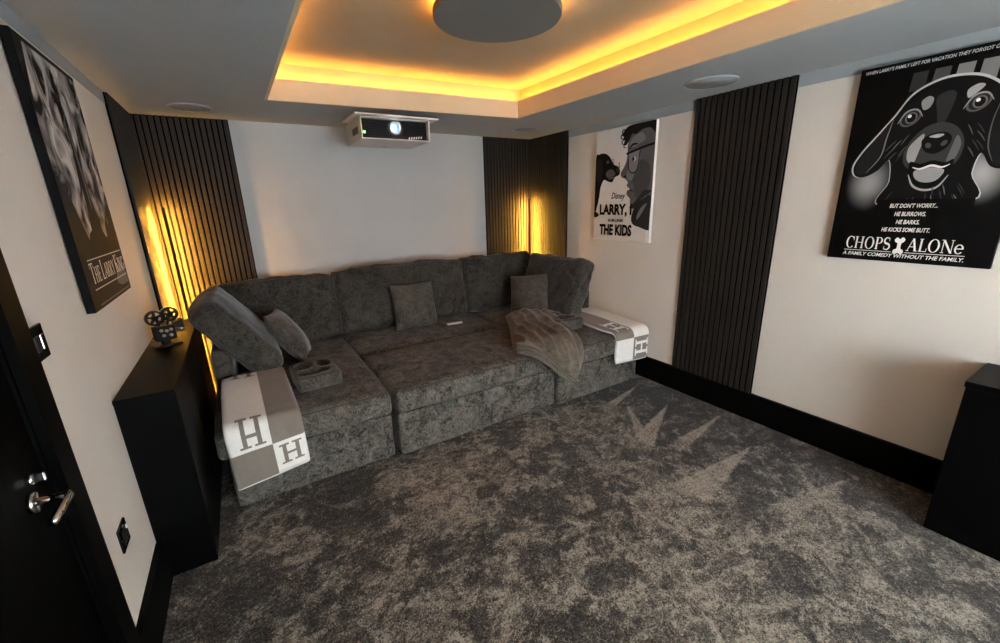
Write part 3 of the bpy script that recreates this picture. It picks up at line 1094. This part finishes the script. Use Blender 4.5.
mt = bx('mount_plate', (-hw - 0.045, hw + 0.060, -hdp - 0.045, hdp - 0.10, hh + 0.004, hh + 0.014), M_CASE, pj, 0.002)
b = MB()
for sx in (-0.10, 0.10):
    b.lathe([(0, hh - 0.002), (0.016, hh - 0.002), (0.016, H - PZ0), (0, H - PZ0)], 16, Matrix.Translation((sx, 0, 0)))
b.build('mount_stem', M_CASE, pj)
sp = bpy.data.lights.new('projector_beam', 'SPOT')
sp.energy = BEAM_POWER
sp.color = (0.86, 0.94, 1.0)
sp.spot_size = math.radians(25)
sp.spot_blend = 0.15
sp.shadow_soft_size = 0.02
spo = bpy.data.objects.new('projector_beam', sp)
COL.objects.link(spo)
spo.parent = pj
spo.location = (0.0, fy - 0.03, 0.088)
spo.rotation_euler = Vector((0, -1, -0.25)).to_track_quat('-Z', 'Y').to_euler()

# screen on the front wall, behind the camera
scn = thing('projection_screen', 'wide white projection screen on the front wall', 'screen', (1.50, YF, 0.45))
bx('screen_cloth', (-1.4, 1.4, 0.002, 0.012, 0, 1.64), M_SCREEN, scn, 0)
b = MB()
for q in ((-1.44, -1.4, -0.04, 1.68), (1.4, 1.44, -0.04, 1.68), (-1.4, 1.4, -0.04, 0), (-1.4, 1.4, 1.64, 1.68)):
    b.box(q[0], q[1], 0.001, 0.025, q[2], q[3])
b.build('frame', M_BLACK, scn)


# ------------------------------------------------------------------ posters
def ring_polys(cx, cy, rx, ry, T_, t_, a0=0, a1=360, n=28):
    out = []
    for k in range(n):
        a, c = math.radians(a0 + (a1 - a0) * k / n), math.radians(a0 + (a1 - a0) * (k + 1) / n)
        out.append([(cx + rx * math.cos(a), cy + ry * math.sin(a)), (cx + rx * math.cos(c), cy + ry * math.sin(c)),
                    (cx + (rx - T_) * math.cos(c), cy + (ry - t_) * math.sin(c)), (cx + (rx - T_) * math.cos(a), cy + (ry - t_) * math.sin(a))])
    return out


def rc_(x0, x1, y0, y1):
    return [(x0, y0), (x1, y0), (x1, y1), (x0, y1)]


def diag(x0, y0, x1, y1, w):
    return [(x0, y0), (x0 + w, y0), (x1 + w, y1), (x1, y1)]


def serif(cx, y, hw_=0.14):
    return rc_(cx - hw_, cx + hw_, y, y + 0.05)


def stem(x, w=0.15, lo=True, hi=True):
    p = [rc_(x, x + w, 0, 1)]
    if lo:
        p.append(serif(x + w / 2, 0))
    if hi:
        p.append(serif(x + w / 2, 0.95))
    return p


def stroke(pts, wf):
    out = []
    L = len(pts)
    offs = []
    for i, p in enumerate(pts):
        a, c = pts[max(0, i - 1)], pts[min(L - 1, i + 1)]
        dx, dy = c[0] - a[0], c[1] - a[1]
        l = math.hypot(dx, dy) or 1
        w = wf(i / (L - 1)) / 2
        offs.append(((p[0] - dy / l * w, p[1] + dx / l * w), (p[0] + dy / l * w, p[1] - dx / l * w)))
    for i in range(L - 1):
        out.append([offs[i][0], offs[i][1], offs[i + 1][1], offs[i + 1][0]])
    return out


def glyph(ch):
    """list of polygons and advance width, cap height 1: a bookish serif face"""
    if ch == 'C':
        return ring_polys(0.45, 0.5, 0.42, 0.52, 0.15, 0.045, 42, 318) + [rc_(0.72, 0.77, 0.68, 0.99)], 0.85
    if ch == 'G':
        return ring_polys(0.45, 0.5, 0.42, 0.52, 0.15, 0.045, 42, 318) + [rc_(0.72, 0.77, 0.68, 0.99), rc_(0.66, 0.80, 0.08, 0.45), serif(0.73, 0.42)], 0.95
    if ch == 'O':
        return ring_polys(0.47, 0.5, 0.44, 0.52, 0.15, 0.045), 0.98
    if ch == 'H':
        return stem(0.12) + stem(0.68) + [rc_(0.25, 0.70, 0.48, 0.53)], 1.0
    if ch == 'I':
        return stem(0.12), 0.42
    if ch == 'P':
        return stem(0.12) + ring_polys(0.40, 0.735, 0.30, 0.265, 0.14, 0.045, -90, 90, 16) + [rc_(0.2, 0.42, 0.95, 1.0), rc_(0.2, 0.42, 0.47, 0.515)], 0.76
    if ch == 'R':
        return glyph('P')[0] + [diag(0.62, 0.0, 0.34, 0.50, 0.17), serif(0.74, 0, 0.12)], 0.90
    if ch == 'S':
        pts = []
        for k in range(15):
            a = math.radians(40 + 230 * k / 14)
            pts.append((0.36 + 0.25 * math.cos(a), 0.745 + 0.235 * math.sin(a)))
        for k in range(15):
            a = math.radians(90 - 230 * k / 14)
            pts.append((0.36 + 0.27 * math.cos(a), 0.255 + 0.245 * math.sin(a)))
        return stroke(pts, lambda t: 0.05 + 0.11 * math.sin(PI * t)) + [rc_(0.53, 0.575, 0.72, 0.99), rc_(0.12, 0.165, 0.01, 0.28)], 0.72
    if ch == 'A':
        return [diag(0.06, 0, 0.42, 1, 0.06), diag(0.66, 0, 0.38, 1, 0.16), rc_(0.22, 0.62, 0.32, 0.37), serif(0.10, 0, 0.12), serif(0.75, 0, 0.14)], 0.92
    if ch == 'L':
        return stem(0.12) + [rc_(0.2, 0.68, 0, 0.05), rc_(0.64, 0.69, 0, 0.26)], 0.74
    if ch == 'N':
        return [rc_(0.14, 0.20, 0, 1), rc_(0.80, 0.86, 0, 1), diag(0.74, 0, 0.08, 1, 0.17), serif(0.17, 0, 0.12), serif(0.83, 0.95, 0.12), serif(0.12, 0.95, 0.1)], 1.0
    if ch == 'e':
        return ring_polys(0.36, 0.34, 0.33, 0.36, 0.13, 0.05, 8, 322) + [rc_(0.10, 0.66, 0.34, 0.40)], 0.76
    if ch == 'T':
        return stem(0.34, hi=False) + [rc_(0.04, 0.80, 0.95, 1.0), rc_(0.04, 0.09, 0.74, 1), rc_(0.75, 0.80, 0.74, 1)], 0.84
    if ch == 'E':
        return stem(0.12) + [rc_(0.2, 0.66, 0.95, 1), rc_(0.2, 0.68, 0, 0.05), rc_(0.2, 0.52, 0.48, 0.53), rc_(0.62, 0.67, 0, 0.24), rc_(0.60, 0.65, 0.76, 1), rc_(0.48, 0.53, 0.38, 0.63)], 0.74
    if ch == 'K':
        return stem(0.12) + [diag(0.26, 0.42, 0.66, 1.0, 0.06), diag(0.66, 0.0, 0.34, 0.56, 0.17), serif(0.72, 0.95, 0.12), serif(0.76, 0, 0.12)], 0.94
    if ch == 'Y':
        return [rc_(0.36, 0.51, 0, 0.48), diag(0.36, 0.44, 0.06, 1.0, 0.16), diag(0.44, 0.44, 0.74, 1.0, 0.06), serif(0.435, 0), serif(0.14, 0.95, 0.12), serif(0.77, 0.95, 0.12)], 0.88
    return [], 0.35


def serif_text(b, text, x0, x1, y0, h, z, small=None):
    polys, x = [], 0.0
    for i, ch in enumerate(text):
        k = 1.0 if small is None or small[i] == '1' else 0.78
        ps, adv = glyph(ch)
        polys += [[(x + p[0] * k, p[1] * k) for p in q] for q in ps]
        x += adv * k
    for q in polys:
        b.add([(x0 + p[0] / x * (x1 - x0), y0 + p[1] * h, z) for p in q], [tuple(range(len(q)))])


def sans_text(name, text, x0, x1, y0, h, z, m, parent, bold=0.0, shear=0.0, rise=0.0):
    cu = bpy.data.curves.new(name, 'FONT')
    cu.body = text
    cu.offset = bold
    cu.shear = shear
    cu.resolution_u = 3
    tmp = bpy.data.objects.new(name + '_tmp', cu)
    me = bpy.data.meshes.new_from_object(tmp)
    bpy.data.objects.remove(tmp)
    n = len(me.vertices)
    co_ = np.empty(n * 3, np.float32)
    me.vertices.foreach_get('co', co_)
    co_ = co_.reshape(-1, 3)
    mn, mx = co_.min(0), co_.max(0)
    t = (co_[:, 0] - mn[0]) / (mx[0] - mn[0])
    co_[:, 0] = x0 + t * (x1 - x0)
    co_[:, 1] = y0 + (co_[:, 1] - mn[1]) / (mx[1] - mn[1]) * h + rise * t
    co_[:, 2] = z
    me.vertices.foreach_set('co', co_.ravel())
    me.materials.clear()
    me.materials.append(m)
    me.name = name
    me.update()
    o = bpy.data.objects.new(name, me)
    COL.objects.link(o)
    o.parent = parent
    return o


def spline(pts, k=6):
    out = []
    n = len(pts)
    for i in range(n):
        p0, p1, p2, p3 = pts[i - 1], pts[i], pts[(i + 1) % n], pts[(i + 2) % n]
        for j in range(k):
            t = j / k
            out.append(tuple(0.5 * (2 * p1[c] + (p2[c] - p0[c]) * t + (2 * p0[c] - 5 * p1[c] + 4 * p2[c] - p3[c]) * t * t
                                    + (-p0[c] + 3 * p1[c] - 3 * p2[c] + p3[c]) * t ** 3) for c in (0, 1)))
    return out


class Poster:
    """canvas in local coordinates: x right, y up, z out of the wall; art in unit u (right), v (down)"""

    def __init__(self, label, wall, y_left, z_top, w, h, m, depth=0.03):
        self.w, self.h, self.d = w, h, depth
        if wall == 'right':
            M_ = Matrix(((0, 0, -1, W), (-1, 0, 0, y_left), (0, 1, 0, z_top - h), (0, 0, 0, 1)))
        else:
            M_ = Matrix(((0, 0, 1, 0), (1, 0, 0, y_left), (0, 1, 0, z_top - h), (0, 0, 0, 1)))
        self.t = thing('poster', label, 'poster')
        self.t.matrix_world = M_
        bx('canvas', (0, w, 0, h, 0.004, depth), m, self.t, 0.002)
        self.lay = 0

    def xy(self, p):
        return (max(0.002, min(0.998, p[0])) * self.w, max(0.002, min(0.998, 1 - p[1])) * self.h)

    def z(self):
        self.lay += 1
        return self.d + 0.0004 + 0.00025 * self.lay

    def shape(self, name, pts, g, smooth=True, k=6, m=None):
        pts = spline(pts, k) if smooth else pts
        z = self.z()
        b = MB()
        b.add([self.xy(p) + (z,) for p in pts], [tuple(range(len(pts)))])
        o = b.build(name, m or grey(g), self.t)
        bm = bmesh.new()
        bm.from_mesh(o.data)
        bmesh.ops.triangulate(bm, faces=bm.faces, ngon_method='EAR_CLIP')
        for f in bm.faces:
            if f.normal.z < 0:
                f.normal_flip()
        bm.to_mesh(o.data)
        bm.free()
        return o

    def line(self, name, pts, g, w, taper=True, k=6):
        n = len(pts)
        sp_ = []
        for i in range(n - 1):
            p0, p1, p2, p3 = pts[max(0, i - 1)], pts[i], pts[i + 1], pts[min(n - 1, i + 2)]
            for j in range(k):
                t = j / k
                sp_.append(tuple(0.5 * (2 * p1[c] + (p2[c] - p0[c]) * t + (2 * p0[c] - 5 * p1[c] + 4 * p2[c] - p3[c]) * t * t
                                        + (-p0[c] + 3 * p1[c] - 3 * p2[c] + p3[c]) * t ** 3) for c in (0, 1)))
        sp_.append(pts[-1])
        z = self.z()
        q = [self.xy(p) for p in sp_]
        b = MB()
        for poly in stroke(q, (lambda t: w * (0.25 + 0.75 * math.sin(PI * min(1, max(0, t))))) if taper else (lambda t: w)):
            b.add([p + (z,) for p in poly], [(0, 1, 2, 3)])
        return b.build(name, grey(g), self.t)

    def ell(self, name, cu, cv, ru, rv, g, rot=0, n=26, m=None):
        pts = []
        for i in range(n):
            a = 2 * PI * i / n
            x, y = ru * math.cos(a), rv * math.sin(a)
            c, s = math.cos(rot), math.sin(rot)
            pts.append((cu + x * c - y * s, cv + x * s + y * c))
        return self.shape(name, pts, g, False, m=m)

    def sans(self, name, text, u0, u1, v_base, hv, g, bold=0.0, shear=0.0, rise=0.0):
        return sans_text(name, text, u0 * self.w, u1 * self.w, (1 - v_base) * self.h, hv * self.h, self.z(), grey(g), self.t, bold, shear, rise * self.h)

    def serif(self, name, text, u0, u1, v_base, hv, g, small=None):
        b = MB()
        serif_text(b, text, u0 * self.w, u1 * self.w, (1 - v_base) * self.h, hv * self.h, self.z(), small)
        return b.build(name, grey(g), self.t)


def print_glow(name, cu, cv, ru, rv, w, h, g, floor_=6):
    """printed soft patch of light in the artwork (flat ink)"""
    m = bpy.data.materials.new(name)
    m.use_nodes = True
    nt = m.node_tree
    bs = nt.nodes['Principled BSDF']
    bs.inputs['Roughness'].default_value = 0.6
    bs.inputs['Specular IOR Level'].default_value = 0.1
    tc = nt.nodes.new('ShaderNodeTexCoord')
    mp = nt.nodes.new('ShaderNodeMapping')
    mp.inputs['Location'].default_value = (-cu * w, -(1 - cv) * h, 0)
    mp2 = nt.nodes.new('ShaderNodeMapping')
    mp2.inputs['Scale'].default_value = (1 / (ru * w), 1 / (rv * h), 0)
    gr = nt.nodes.new('ShaderNodeTexGradient')
    gr.gradient_type = 'SPHERICAL'
    r = nt.nodes.new('ShaderNodeValToRGB')
    r.color_ramp.elements[0].color = lin((floor_, floor_, floor_)) + (1,)
    r.color_ramp.elements[1].color = lin((g, int(g * .985), int(g * .96))) + (1,)
    r.color_ramp.interpolation = 'EASE'
    nt.links.new(tc.outputs['Object'], mp.inputs['Vector'])
    nt.links.new(mp.outputs['Vector'], mp2.inputs['Vector'])
    nt.links.new(mp2.outputs['Vector'], gr.inputs['Vector'])
    nt.links.new(gr.outputs['Fac'], r.inputs['Fac'])
    nt.links.new(r.outputs['Color'], bs.inputs['Base Color'])
    return m


# ---- dog poster on the right wall (a plain portrait of a dog stands in for the film artwork)
p = Poster('large black poster with a dog portrait and the title CHOPS ALONE', 'right', -2.948, 2.140, 0.628, 0.953, M_CANV)
w_, h_ = p.w, p.h
p.shape('printed_glow', [(0.02, 0.42), (0.34, 0.42), (0.34, 0.74), (0.02, 0.74)], 0, False, m=print_glow('ink_glow_a', 0.20, 0.58, 0.17, 0.16, w_, h_, 150))
p.shape('printed_glow', [(0.66, 0.40), (0.99, 0.40), (0.99, 0.74), (0.66, 0.74)], 0, False, m=print_glow('ink_glow_b', 0.83, 0.56, 0.17, 0.16, w_, h_, 165))
for k, (u, g) in enumerate(((0.335, 52), (0.455, 78), (0.575, 128), (0.695, 120))):
    p.shape('printed_pane', [(u, 0.065), (u + 0.085, 0.065), (u + 0.080, 0.150), (u - 0.008, 0.150)], g, False)
    p.shape('printed_pane', [(u - 0.008, 0.158), (u + 0.080, 0.158), (u + 0.076, 0.20), (u - 0.012, 0.20)], g - 20, False)
HEAD = [(0.28, 0.26), (0.36, 0.17), (0.48, 0.125), (0.60, 0.118), (0.72, 0.14), (0.83, 0.20), (0.92, 0.28), (0.97, 0.38), (0.985, 0.48), (0.93, 0.54),
        (0.86, 0.53), (0.80, 0.47), (0.78, 0.56), (0.82, 0.68), (0.30, 0.70), (0.33, 0.58), (0.30, 0.47), (0.24, 0.52), (0.16, 0.55), (0.095, 0.54), (0.075, 0.49),
        (0.12, 0.42), (0.20, 0.34)]
p.shape('printed_rim', [((x - 0.53) * 1.025 + 0.53, (y - 0.38) * 1.025 + 0.376) for x, y in HEAD], 190)
p.shape('printed_head', HEAD, 16)
p.shape('printed_ear', [(0.27, 0.27), (0.24, 0.36), (0.225, 0.46), (0.155, 0.535), (0.10, 0.525), (0.095, 0.48), (0.15, 0.40)], 30)
p.shape('printed_ear', [(0.86, 0.25), (0.94, 0.35), (0.97, 0.46), (0.92, 0.525), (0.865, 0.515), (0.83, 0.44), (0.825, 0.34)], 26)
p.line('printed_edge', [(0.275, 0.27), (0.255, 0.36), (0.24, 0.45), (0.165, 0.53)], 120, 0.006)
p.line('printed_edge', [(0.83, 0.25), (0.815, 0.34), (0.825, 0.44), (0.865, 0.51)], 90, 0.005)
# forehead and muzzle modelling
p.shape('printed_brow', [(0.50, 0.20), (0.55, 0.175), (0.60, 0.19), (0.59, 0.27), (0.565, 0.33), (0.54, 0.33), (0.52, 0.27)], 44)
p.shape('printed_spot', [(0.42, 0.205), (0.455, 0.185), (0.485, 0.20), (0.475, 0.235), (0.44, 0.245)], 140)
p.shape('printed_spot', [(0.655, 0.185), (0.70, 0.165), (0.735, 0.175), (0.70, 0.205), (0.665, 0.22)], 165)
for eu, ev in ((0.375, 0.275), (0.725, 0.245)):
    p.ell('printed_eye', eu, ev, 0.062, 0.038, 84, -0.25)
    p.ell('printed_eye', eu, ev, 0.050, 0.031, 34, -0.25)
    p.ell('printed_iris', eu + 0.005, ev, 0.036, 0.027, 100)
    p.ell('printed_pupil', eu + 0.005, ev, 0.026, 0.021, 8)
    p.ell('printed_glint', eu - 0.006, ev - 0.009, 0.011, 0.008, 240)
    p.line('printed_lid', [(eu - 0.07, ev + 0.022), (eu - 0.03, ev - 0.030), (eu + 0.03, ev - 0.036), (eu + 0.07, ev + 0.0)], 150, 0.007)
p.shape('printed_muzzle', [(0.50, 0.32), (0.58, 0.315), (0.66, 0.35), (0.705, 0.42), (0.69, 0.50), (0.62, 0.53), (0.55, 0.52), (0.47, 0.53), (0.40, 0.50), (0.385, 0.43), (0.43, 0.36)], 56)
p.shape('printed_muzzle', [(0.44, 0.38), (0.48, 0.36), (0.47, 0.44), (0.45, 0.50), (0.41, 0.475), (0.405, 0.42)], 150)
p.shape('printed_muzzle', [(0.66, 0.38), (0.69, 0.42), (0.675, 0.485), (0.635, 0.50), (0.645, 0.43)], 100)
p.shape('printed_nose', [(0.475, 0.385), (0.53, 0.36), (0.60, 0.362), (0.635, 0.39), (0.62, 0.43), (0.57, 0.455), (0.52, 0.45), (0.485, 0.425)], 12)
p.shape('printed_glint', [(0.51, 0.375), (0.55, 0.366), (0.59, 0.370), (0.56, 0.383)], 170)
p.ell('printed_nostril', 0.515, 0.415, 0.018, 0.012, 70, 0.4)
p.ell('printed_nostril', 0.600, 0.410, 0.018, 0.012, 70, -0.4)
p.shape('printed_mouth', [(0.43, 0.49), (0.50, 0.50), (0.56, 0.487), (0.63, 0.50), (0.675, 0.49), (0.655, 0.565), (0.60, 0.605), (0.53, 0.61), (0.46, 0.575)], 10)
p.shape('printed_tongue', [(0.47, 0.535), (0.55, 0.520), (0.635, 0.535), (0.61, 0.580), (0.55, 0.592), (0.49, 0.575)], 150)
p.line('printed_teeth', [(0.455, 0.515), (0.50, 0.525), (0.56, 0.512), (0.62, 0.522), (0.66, 0.51)], 225, 0.010)
p.line('printed_chin', [(0.44, 0.55), (0.48, 0.605), (0.55, 0.628), (0.62, 0.615), (0.665, 0.56)], 170, 0.010)
rnd = random.Random(5)
for k in range(26):                                    # strokes of fur
    u = rnd.uniform(0.36, 0.74)
    v = rnd.uniform(0.60, 0.67) if k < 13 else rnd.uniform(0.33, 0.46)
    if k >= 13:
        u = rnd.choice((rnd.uniform(0.31, 0.40), rnd.uniform(0.70, 0.79)))
    du = (u - 0.55) * 0.25
    p.line('printed_fur', [(u, v), (u + du * 0.5, v + 0.022), (u + du, v + 0.050)], rnd.choice((60, 84, 110)), 0.004, k=3)
p.sans('printed_words', "WHEN LARRY'S FAMILY LEFT FOR VACATION THEY FORGOT ONE MINOR DETAIL", 0.045, 0.97, 0.034, 0.016, 200, 0.012, 0.2)
p.shape('printed_cover', [(0.29, 0.672), (0.84, 0.672), (0.84, 0.735), (0.29, 0.735)], 0, False, m=M_CANV)  # canvas-black patch covering the lower rim of the head
for txt, u0, u1, v in (("BUT DON'T WORRY...", 0.375, 0.655, 0.715), ("HE BURROWS.", 0.415, 0.60, 0.757), ("HE BARKS.", 0.435, 0.575, 0.798), ("HE KICKS SOME BUTT.", 0.355, 0.645, 0.838)):
    p.sans('printed_words', txt, u0, u1, v, 0.022, 235, 0.02, 0.2)
p.serif('printed_title', 'CHOPS', 0.135, 0.435, 0.935, 0.065, 238)
p.serif('printed_title', 'ALONe', 0.535, 0.855, 0.935, 0.065, 238)
p.shape('printed_bone', [(0.455, 0.880), (0.470, 0.868), (0.486, 0.876), (0.502, 0.866), (0.518, 0.876), (0.512, 0.890), (0.500, 0.898), (0.500, 0.925),
                         (0.516, 0.932), (0.520, 0.946), (0.505, 0.955), (0.488, 0.948), (0.470, 0.956), (0.455, 0.947), (0.460, 0.932), (0.475, 0.925), (0.475, 0.898), (0.462, 0.892)], 238, True, 4)
p.shape('printed_rule', [(0.13, 0.9435), (0.445, 0.9435), (0.445, 0.9465), (0.13, 0.9465)], 230, False)
p.shape('printed_rule', [(0.53, 0.9435), (0.865, 0.9435), (0.865, 0.9465), (0.53, 0.9465)], 230, False)
p.sans('printed_words', 'A FAMILY COMEDY WITHOUT THE FAMILY.', 0.125, 0.865, 0.974, 0.020, 238, 0.02, 0.2)

# ---- white poster on the right wall
p = Poster('white poster of a black dog facing a bespectacled face, LARRY SHRUNK THE KIDS', 'right', -1.057, 2.122, 0.640, 0.937, M_CANVW)
def big(pts):
    return [(x * 1.13, 0.205 + (y - 0.235) * 1.12) for x, y in pts]


p.shape('printed_dog', big([(0.0, 0.28), (0.06, 0.235), (0.16, 0.235), (0.24, 0.27), (0.30, 0.325), (0.38, 0.355), (0.405, 0.385), (0.39, 0.415), (0.33, 0.43), (0.29, 0.465),
                            (0.22, 0.46), (0.15, 0.445), (0.10, 0.50), (0.08, 0.58), (0.05, 0.66), (0.0, 0.70)]), 14)
p.shape('printed_ear', big([(0.02, 0.30), (0.09, 0.27), (0.125, 0.33), (0.115, 0.43), (0.06, 0.47), (0.02, 0.42)]), 32)
p.shape('printed_muzzle', big([(0.20, 0.375), (0.28, 0.365), (0.33, 0.40), (0.29, 0.425), (0.22, 0.43), (0.18, 0.405)]), 84)
p.shape('printed_nose', big([(0.355, 0.36), (0.385, 0.36), (0.40, 0.385), (0.38, 0.395), (0.36, 0.385)]), 60)
p.line('printed_mouth', big([(0.22, 0.44), (0.30, 0.435), (0.36, 0.42)]), 120, 0.006)
p.ell('printed_eye', 0.232, 0.283, 0.024, 0.013, 120)
p.ell('printed_pupil', 0.234, 0.283, 0.012, 0.010, 8)
p.shape('printed_paw', [(0.0, 0.735), (0.06, 0.74), (0.10, 0.765), (0.05, 0.785), (0.0, 0.78)], 20)
FACE = [(0.56, 0.02), (0.998, 0.0), (0.998, 0.30), (0.998, 0.62), (0.998, 0.70), (0.72, 0.70), (0.66, 0.655), (0.655, 0.62), (0.60, 0.585), (0.595, 0.56), (0.64, 0.545), (0.63, 0.525), (0.59, 0.505),
        (0.605, 0.475), (0.575, 0.455), (0.545, 0.44), (0.50, 0.43), (0.475, 0.405), (0.49, 0.375), (0.53, 0.34), (0.565, 0.29), (0.575, 0.235), (0.57, 0.18), (0.58, 0.13)]
p.shape('printed_face', FACE, 92, True, 5)
p.shape('printed_cheek', [(0.70, 0.32), (0.84, 0.30), (0.95, 0.36), (0.95, 0.50), (0.84, 0.60), (0.74, 0.60), (0.70, 0.50), (0.66, 0.42)], 76)
p.shape('printed_cheek', [(0.62, 0.33), (0.70, 0.35), (0.69, 0.44), (0.63, 0.46), (0.58, 0.42)], 120)
p.shape('printed_forehead', [(0.66, 0.10), (0.80, 0.08), (0.85, 0.14), (0.74, 0.17), (0.64, 0.19), (0.60, 0.16)], 122)
p.shape('printed_hair', [(0.47, 0.075), (0.52, 0.03), (0.62, 0.004), (0.998, 0.0), (0.998, 0.10), (0.92, 0.055), (0.80, 0.055), (0.70, 0.085), (0.64, 0.075), (0.60, 0.115), (0.55, 0.16), (0.50, 0.155), (0.52, 0.115), (0.475, 0.12), (0.50, 0.09)], 24, True, 5)
for u, v in ((0.475, 0.05), (0.455, 0.09), (0.475, 0.135), (0.51, 0.165)):
    p.line('printed_curl', [(u + 0.06, v - 0.015), (u + 0.01, v - 0.02), (u, v + 0.008), (u + 0.04, v + 0.016)], 26, 0.011)
p.shape('printed_lens', [(0.59, 0.235), (0.70, 0.215), (0.78, 0.23), (0.76, 0.36), (0.68, 0.40), (0.61, 0.37)], 128)
p.line('printed_spectacles', [(0.56, 0.235), (0.70, 0.215), (0.85, 0.195), (0.998, 0.18)], 18, 0.018, False)
p.line('printed_spectacles', [(0.59, 0.235), (0.60, 0.32), (0.62, 0.375), (0.68, 0.40), (0.75, 0.365), (0.78, 0.22)], 26, 0.009, False)
p.ell('printed_eye', 0.690, 0.285, 0.034, 0.020, 190)
p.ell('printed_pupil', 0.678, 0.285, 0.018, 0.018, 18)
p.line('printed_eyebrow', [(0.60, 0.20), (0.66, 0.165), (0.74, 0.165)], 24, 0.018)
p.ell('printed_nostril', 0.555, 0.425, 0.020, 0.010, 30)
p.line('printed_lips', [(0.60, 0.555), (0.66, 0.545), (0.71, 0.555)], 30, 0.010)
p.shape('printed_jaw', [(0.998, 0.56), (0.90, 0.60), (0.82, 0.64), (0.76, 0.70), (0.66, 0.70), (0.70, 0.67), (0.78, 0.62), (0.88, 0.55)], 48)
p.sans('printed_title', 'LARRY, I', 0.120, 0.700, 0.780, 0.118, 10, 0.05)
p.shape('printed_sleeve', [(0.998, 0.61), (0.88, 0.62), (0.78, 0.66), (0.72, 0.73), (0.70, 0.80), (0.74, 0.845), (0.84, 0.865), (0.94, 0.885), (0.998, 0.885)], 44)
p.shape('printed_sleeve', [(0.94, 0.66), (0.86, 0.69), (0.80, 0.75), (0.79, 0.80), (0.84, 0.77), (0.90, 0.71)], 112)
p.sans('printed_words', 'Disney', 0.335, 0.580, 0.630, 0.072, 22, 0.012, 0.35, -0.006)
p.sans('printed_words', 'SHRUNK', 0.285, 0.575, 0.825, 0.028, 16, 0.035)
p.sans('printed_title', 'THE KIDS', 0.130, 0.720, 0.952, 0.105, 10, 0.05)
for u, v in ((0.335, 0.275), (0.40, 0.335), (0.45, 0.315)):      # tiny figures balancing between the noses
    p.line('printed_figure', [(u, v), (u + 0.006, v + 0.03), (u - 0.004, v + 0.065)], 40, 0.008, k=3)
    p.line('printed_figure', [(u - 0.028, v + 0.012), (u + 0.002, v + 0.022), (u + 0.028, v + 0.008)], 40, 0.005, k=3)
    p.ell('printed_figure', u, v - 0.008, 0.011, 0.008, 40, n=10)
p.shape('printed_edge', [(0.955, 0.888), (0.998, 0.888), (0.998, 0.998), (0.955, 0.998)], 235, False)

# ---- dark poster on the left wall (a plain rocky landscape stands in for the film artwork)
p = Poster('dark poster of a stormy rocky skyline titled THE LARRY KING', 'left', -1.977, 2.097, 0.611, 0.905, M_CANV)
w_, h_ = p.w, p.h
SKY = mat('ink_storm_sky', (96, 92, 88), 0.6, 1.0, 5.5, spec=0.1, stretch=(1.6, 1, 1))
for nd in SKY.node_tree.nodes:                       # printed storm clouds: stronger swirls, black to pale grey
    if nd.type == 'TEX_NOISE':
        nd.inputs['Distortion'].default_value = 1.2
        nd.inputs['Detail'].default_value = 7
    if nd.type == 'VALTORGB':
        nd.color_ramp.elements[0].position = 0.40
        nd.color_ramp.elements[1].position = 0.68
        nd.color_ramp.elements[0].color = lin((16, 15, 15)) + (1,)
        nd.color_ramp.elements[1].color = lin((205, 200, 194)) + (1,)
p.shape('printed_sky', [(0.12, 0.02), (0.996, 0.02), (0.996, 0.80), (0.004, 0.80), (0.004, 0.30)], 0, False, m=SKY)
p.shape('printed_crag', [(0.0, 0.50), (0.08, 0.51), (0.16, 0.56), (0.24, 0.66), (0.30, 0.74), (0.34, 0.80), (0.0, 0.82)], 26)
p.shape('printed_crag', [(0.40, 0.80), (0.43, 0.60), (0.47, 0.40), (0.50, 0.25), (0.54, 0.22), (0.56, 0.34), (0.58, 0.52), (0.62, 0.66), (0.70, 0.72), (0.80, 0.70), (0.90, 0.62), (0.998, 0.60), (0.998, 0.82)], 20)
p.shape('printed_crag', [(0.505, 0.30), (0.54, 0.26), (0.55, 0.38), (0.56, 0.52), (0.53, 0.60), (0.515, 0.46)], 88)
p.shape('printed_rock', [(0.0, 0.74), (0.15, 0.82), (0.32, 0.70), (0.45, 0.69), (0.60, 0.72), (0.75, 0.74), (0.998, 0.70), (0.998, 0.997), (0.0, 0.997)], 15, True)
p.shape('printed_rock', [(0.66, 0.93), (0.74, 0.87), (0.86, 0.86), (0.95, 0.90), (0.97, 0.955), (0.85, 0.96), (0.74, 0.955)], 92)
p.shape('printed_rule', [(0.10, 0.795), (0.96, 0.795), (0.96, 0.7995), (0.10, 0.7995)], 190, False)
p.serif('printed_title', 'THE LARRY KING', 0.10, 0.965, 0.893, 0.083, 226, '10001000001000')
p.shape('printed_rule', [(0.10, 0.915), (0.96, 0.915), (0.96, 0.9195), (0.10, 0.9195)], 190, False)
p.line('printed_credit', [(0.12, 0.982), (0.5, 0.982), (0.95, 0.982)], 90, 0.006, False)
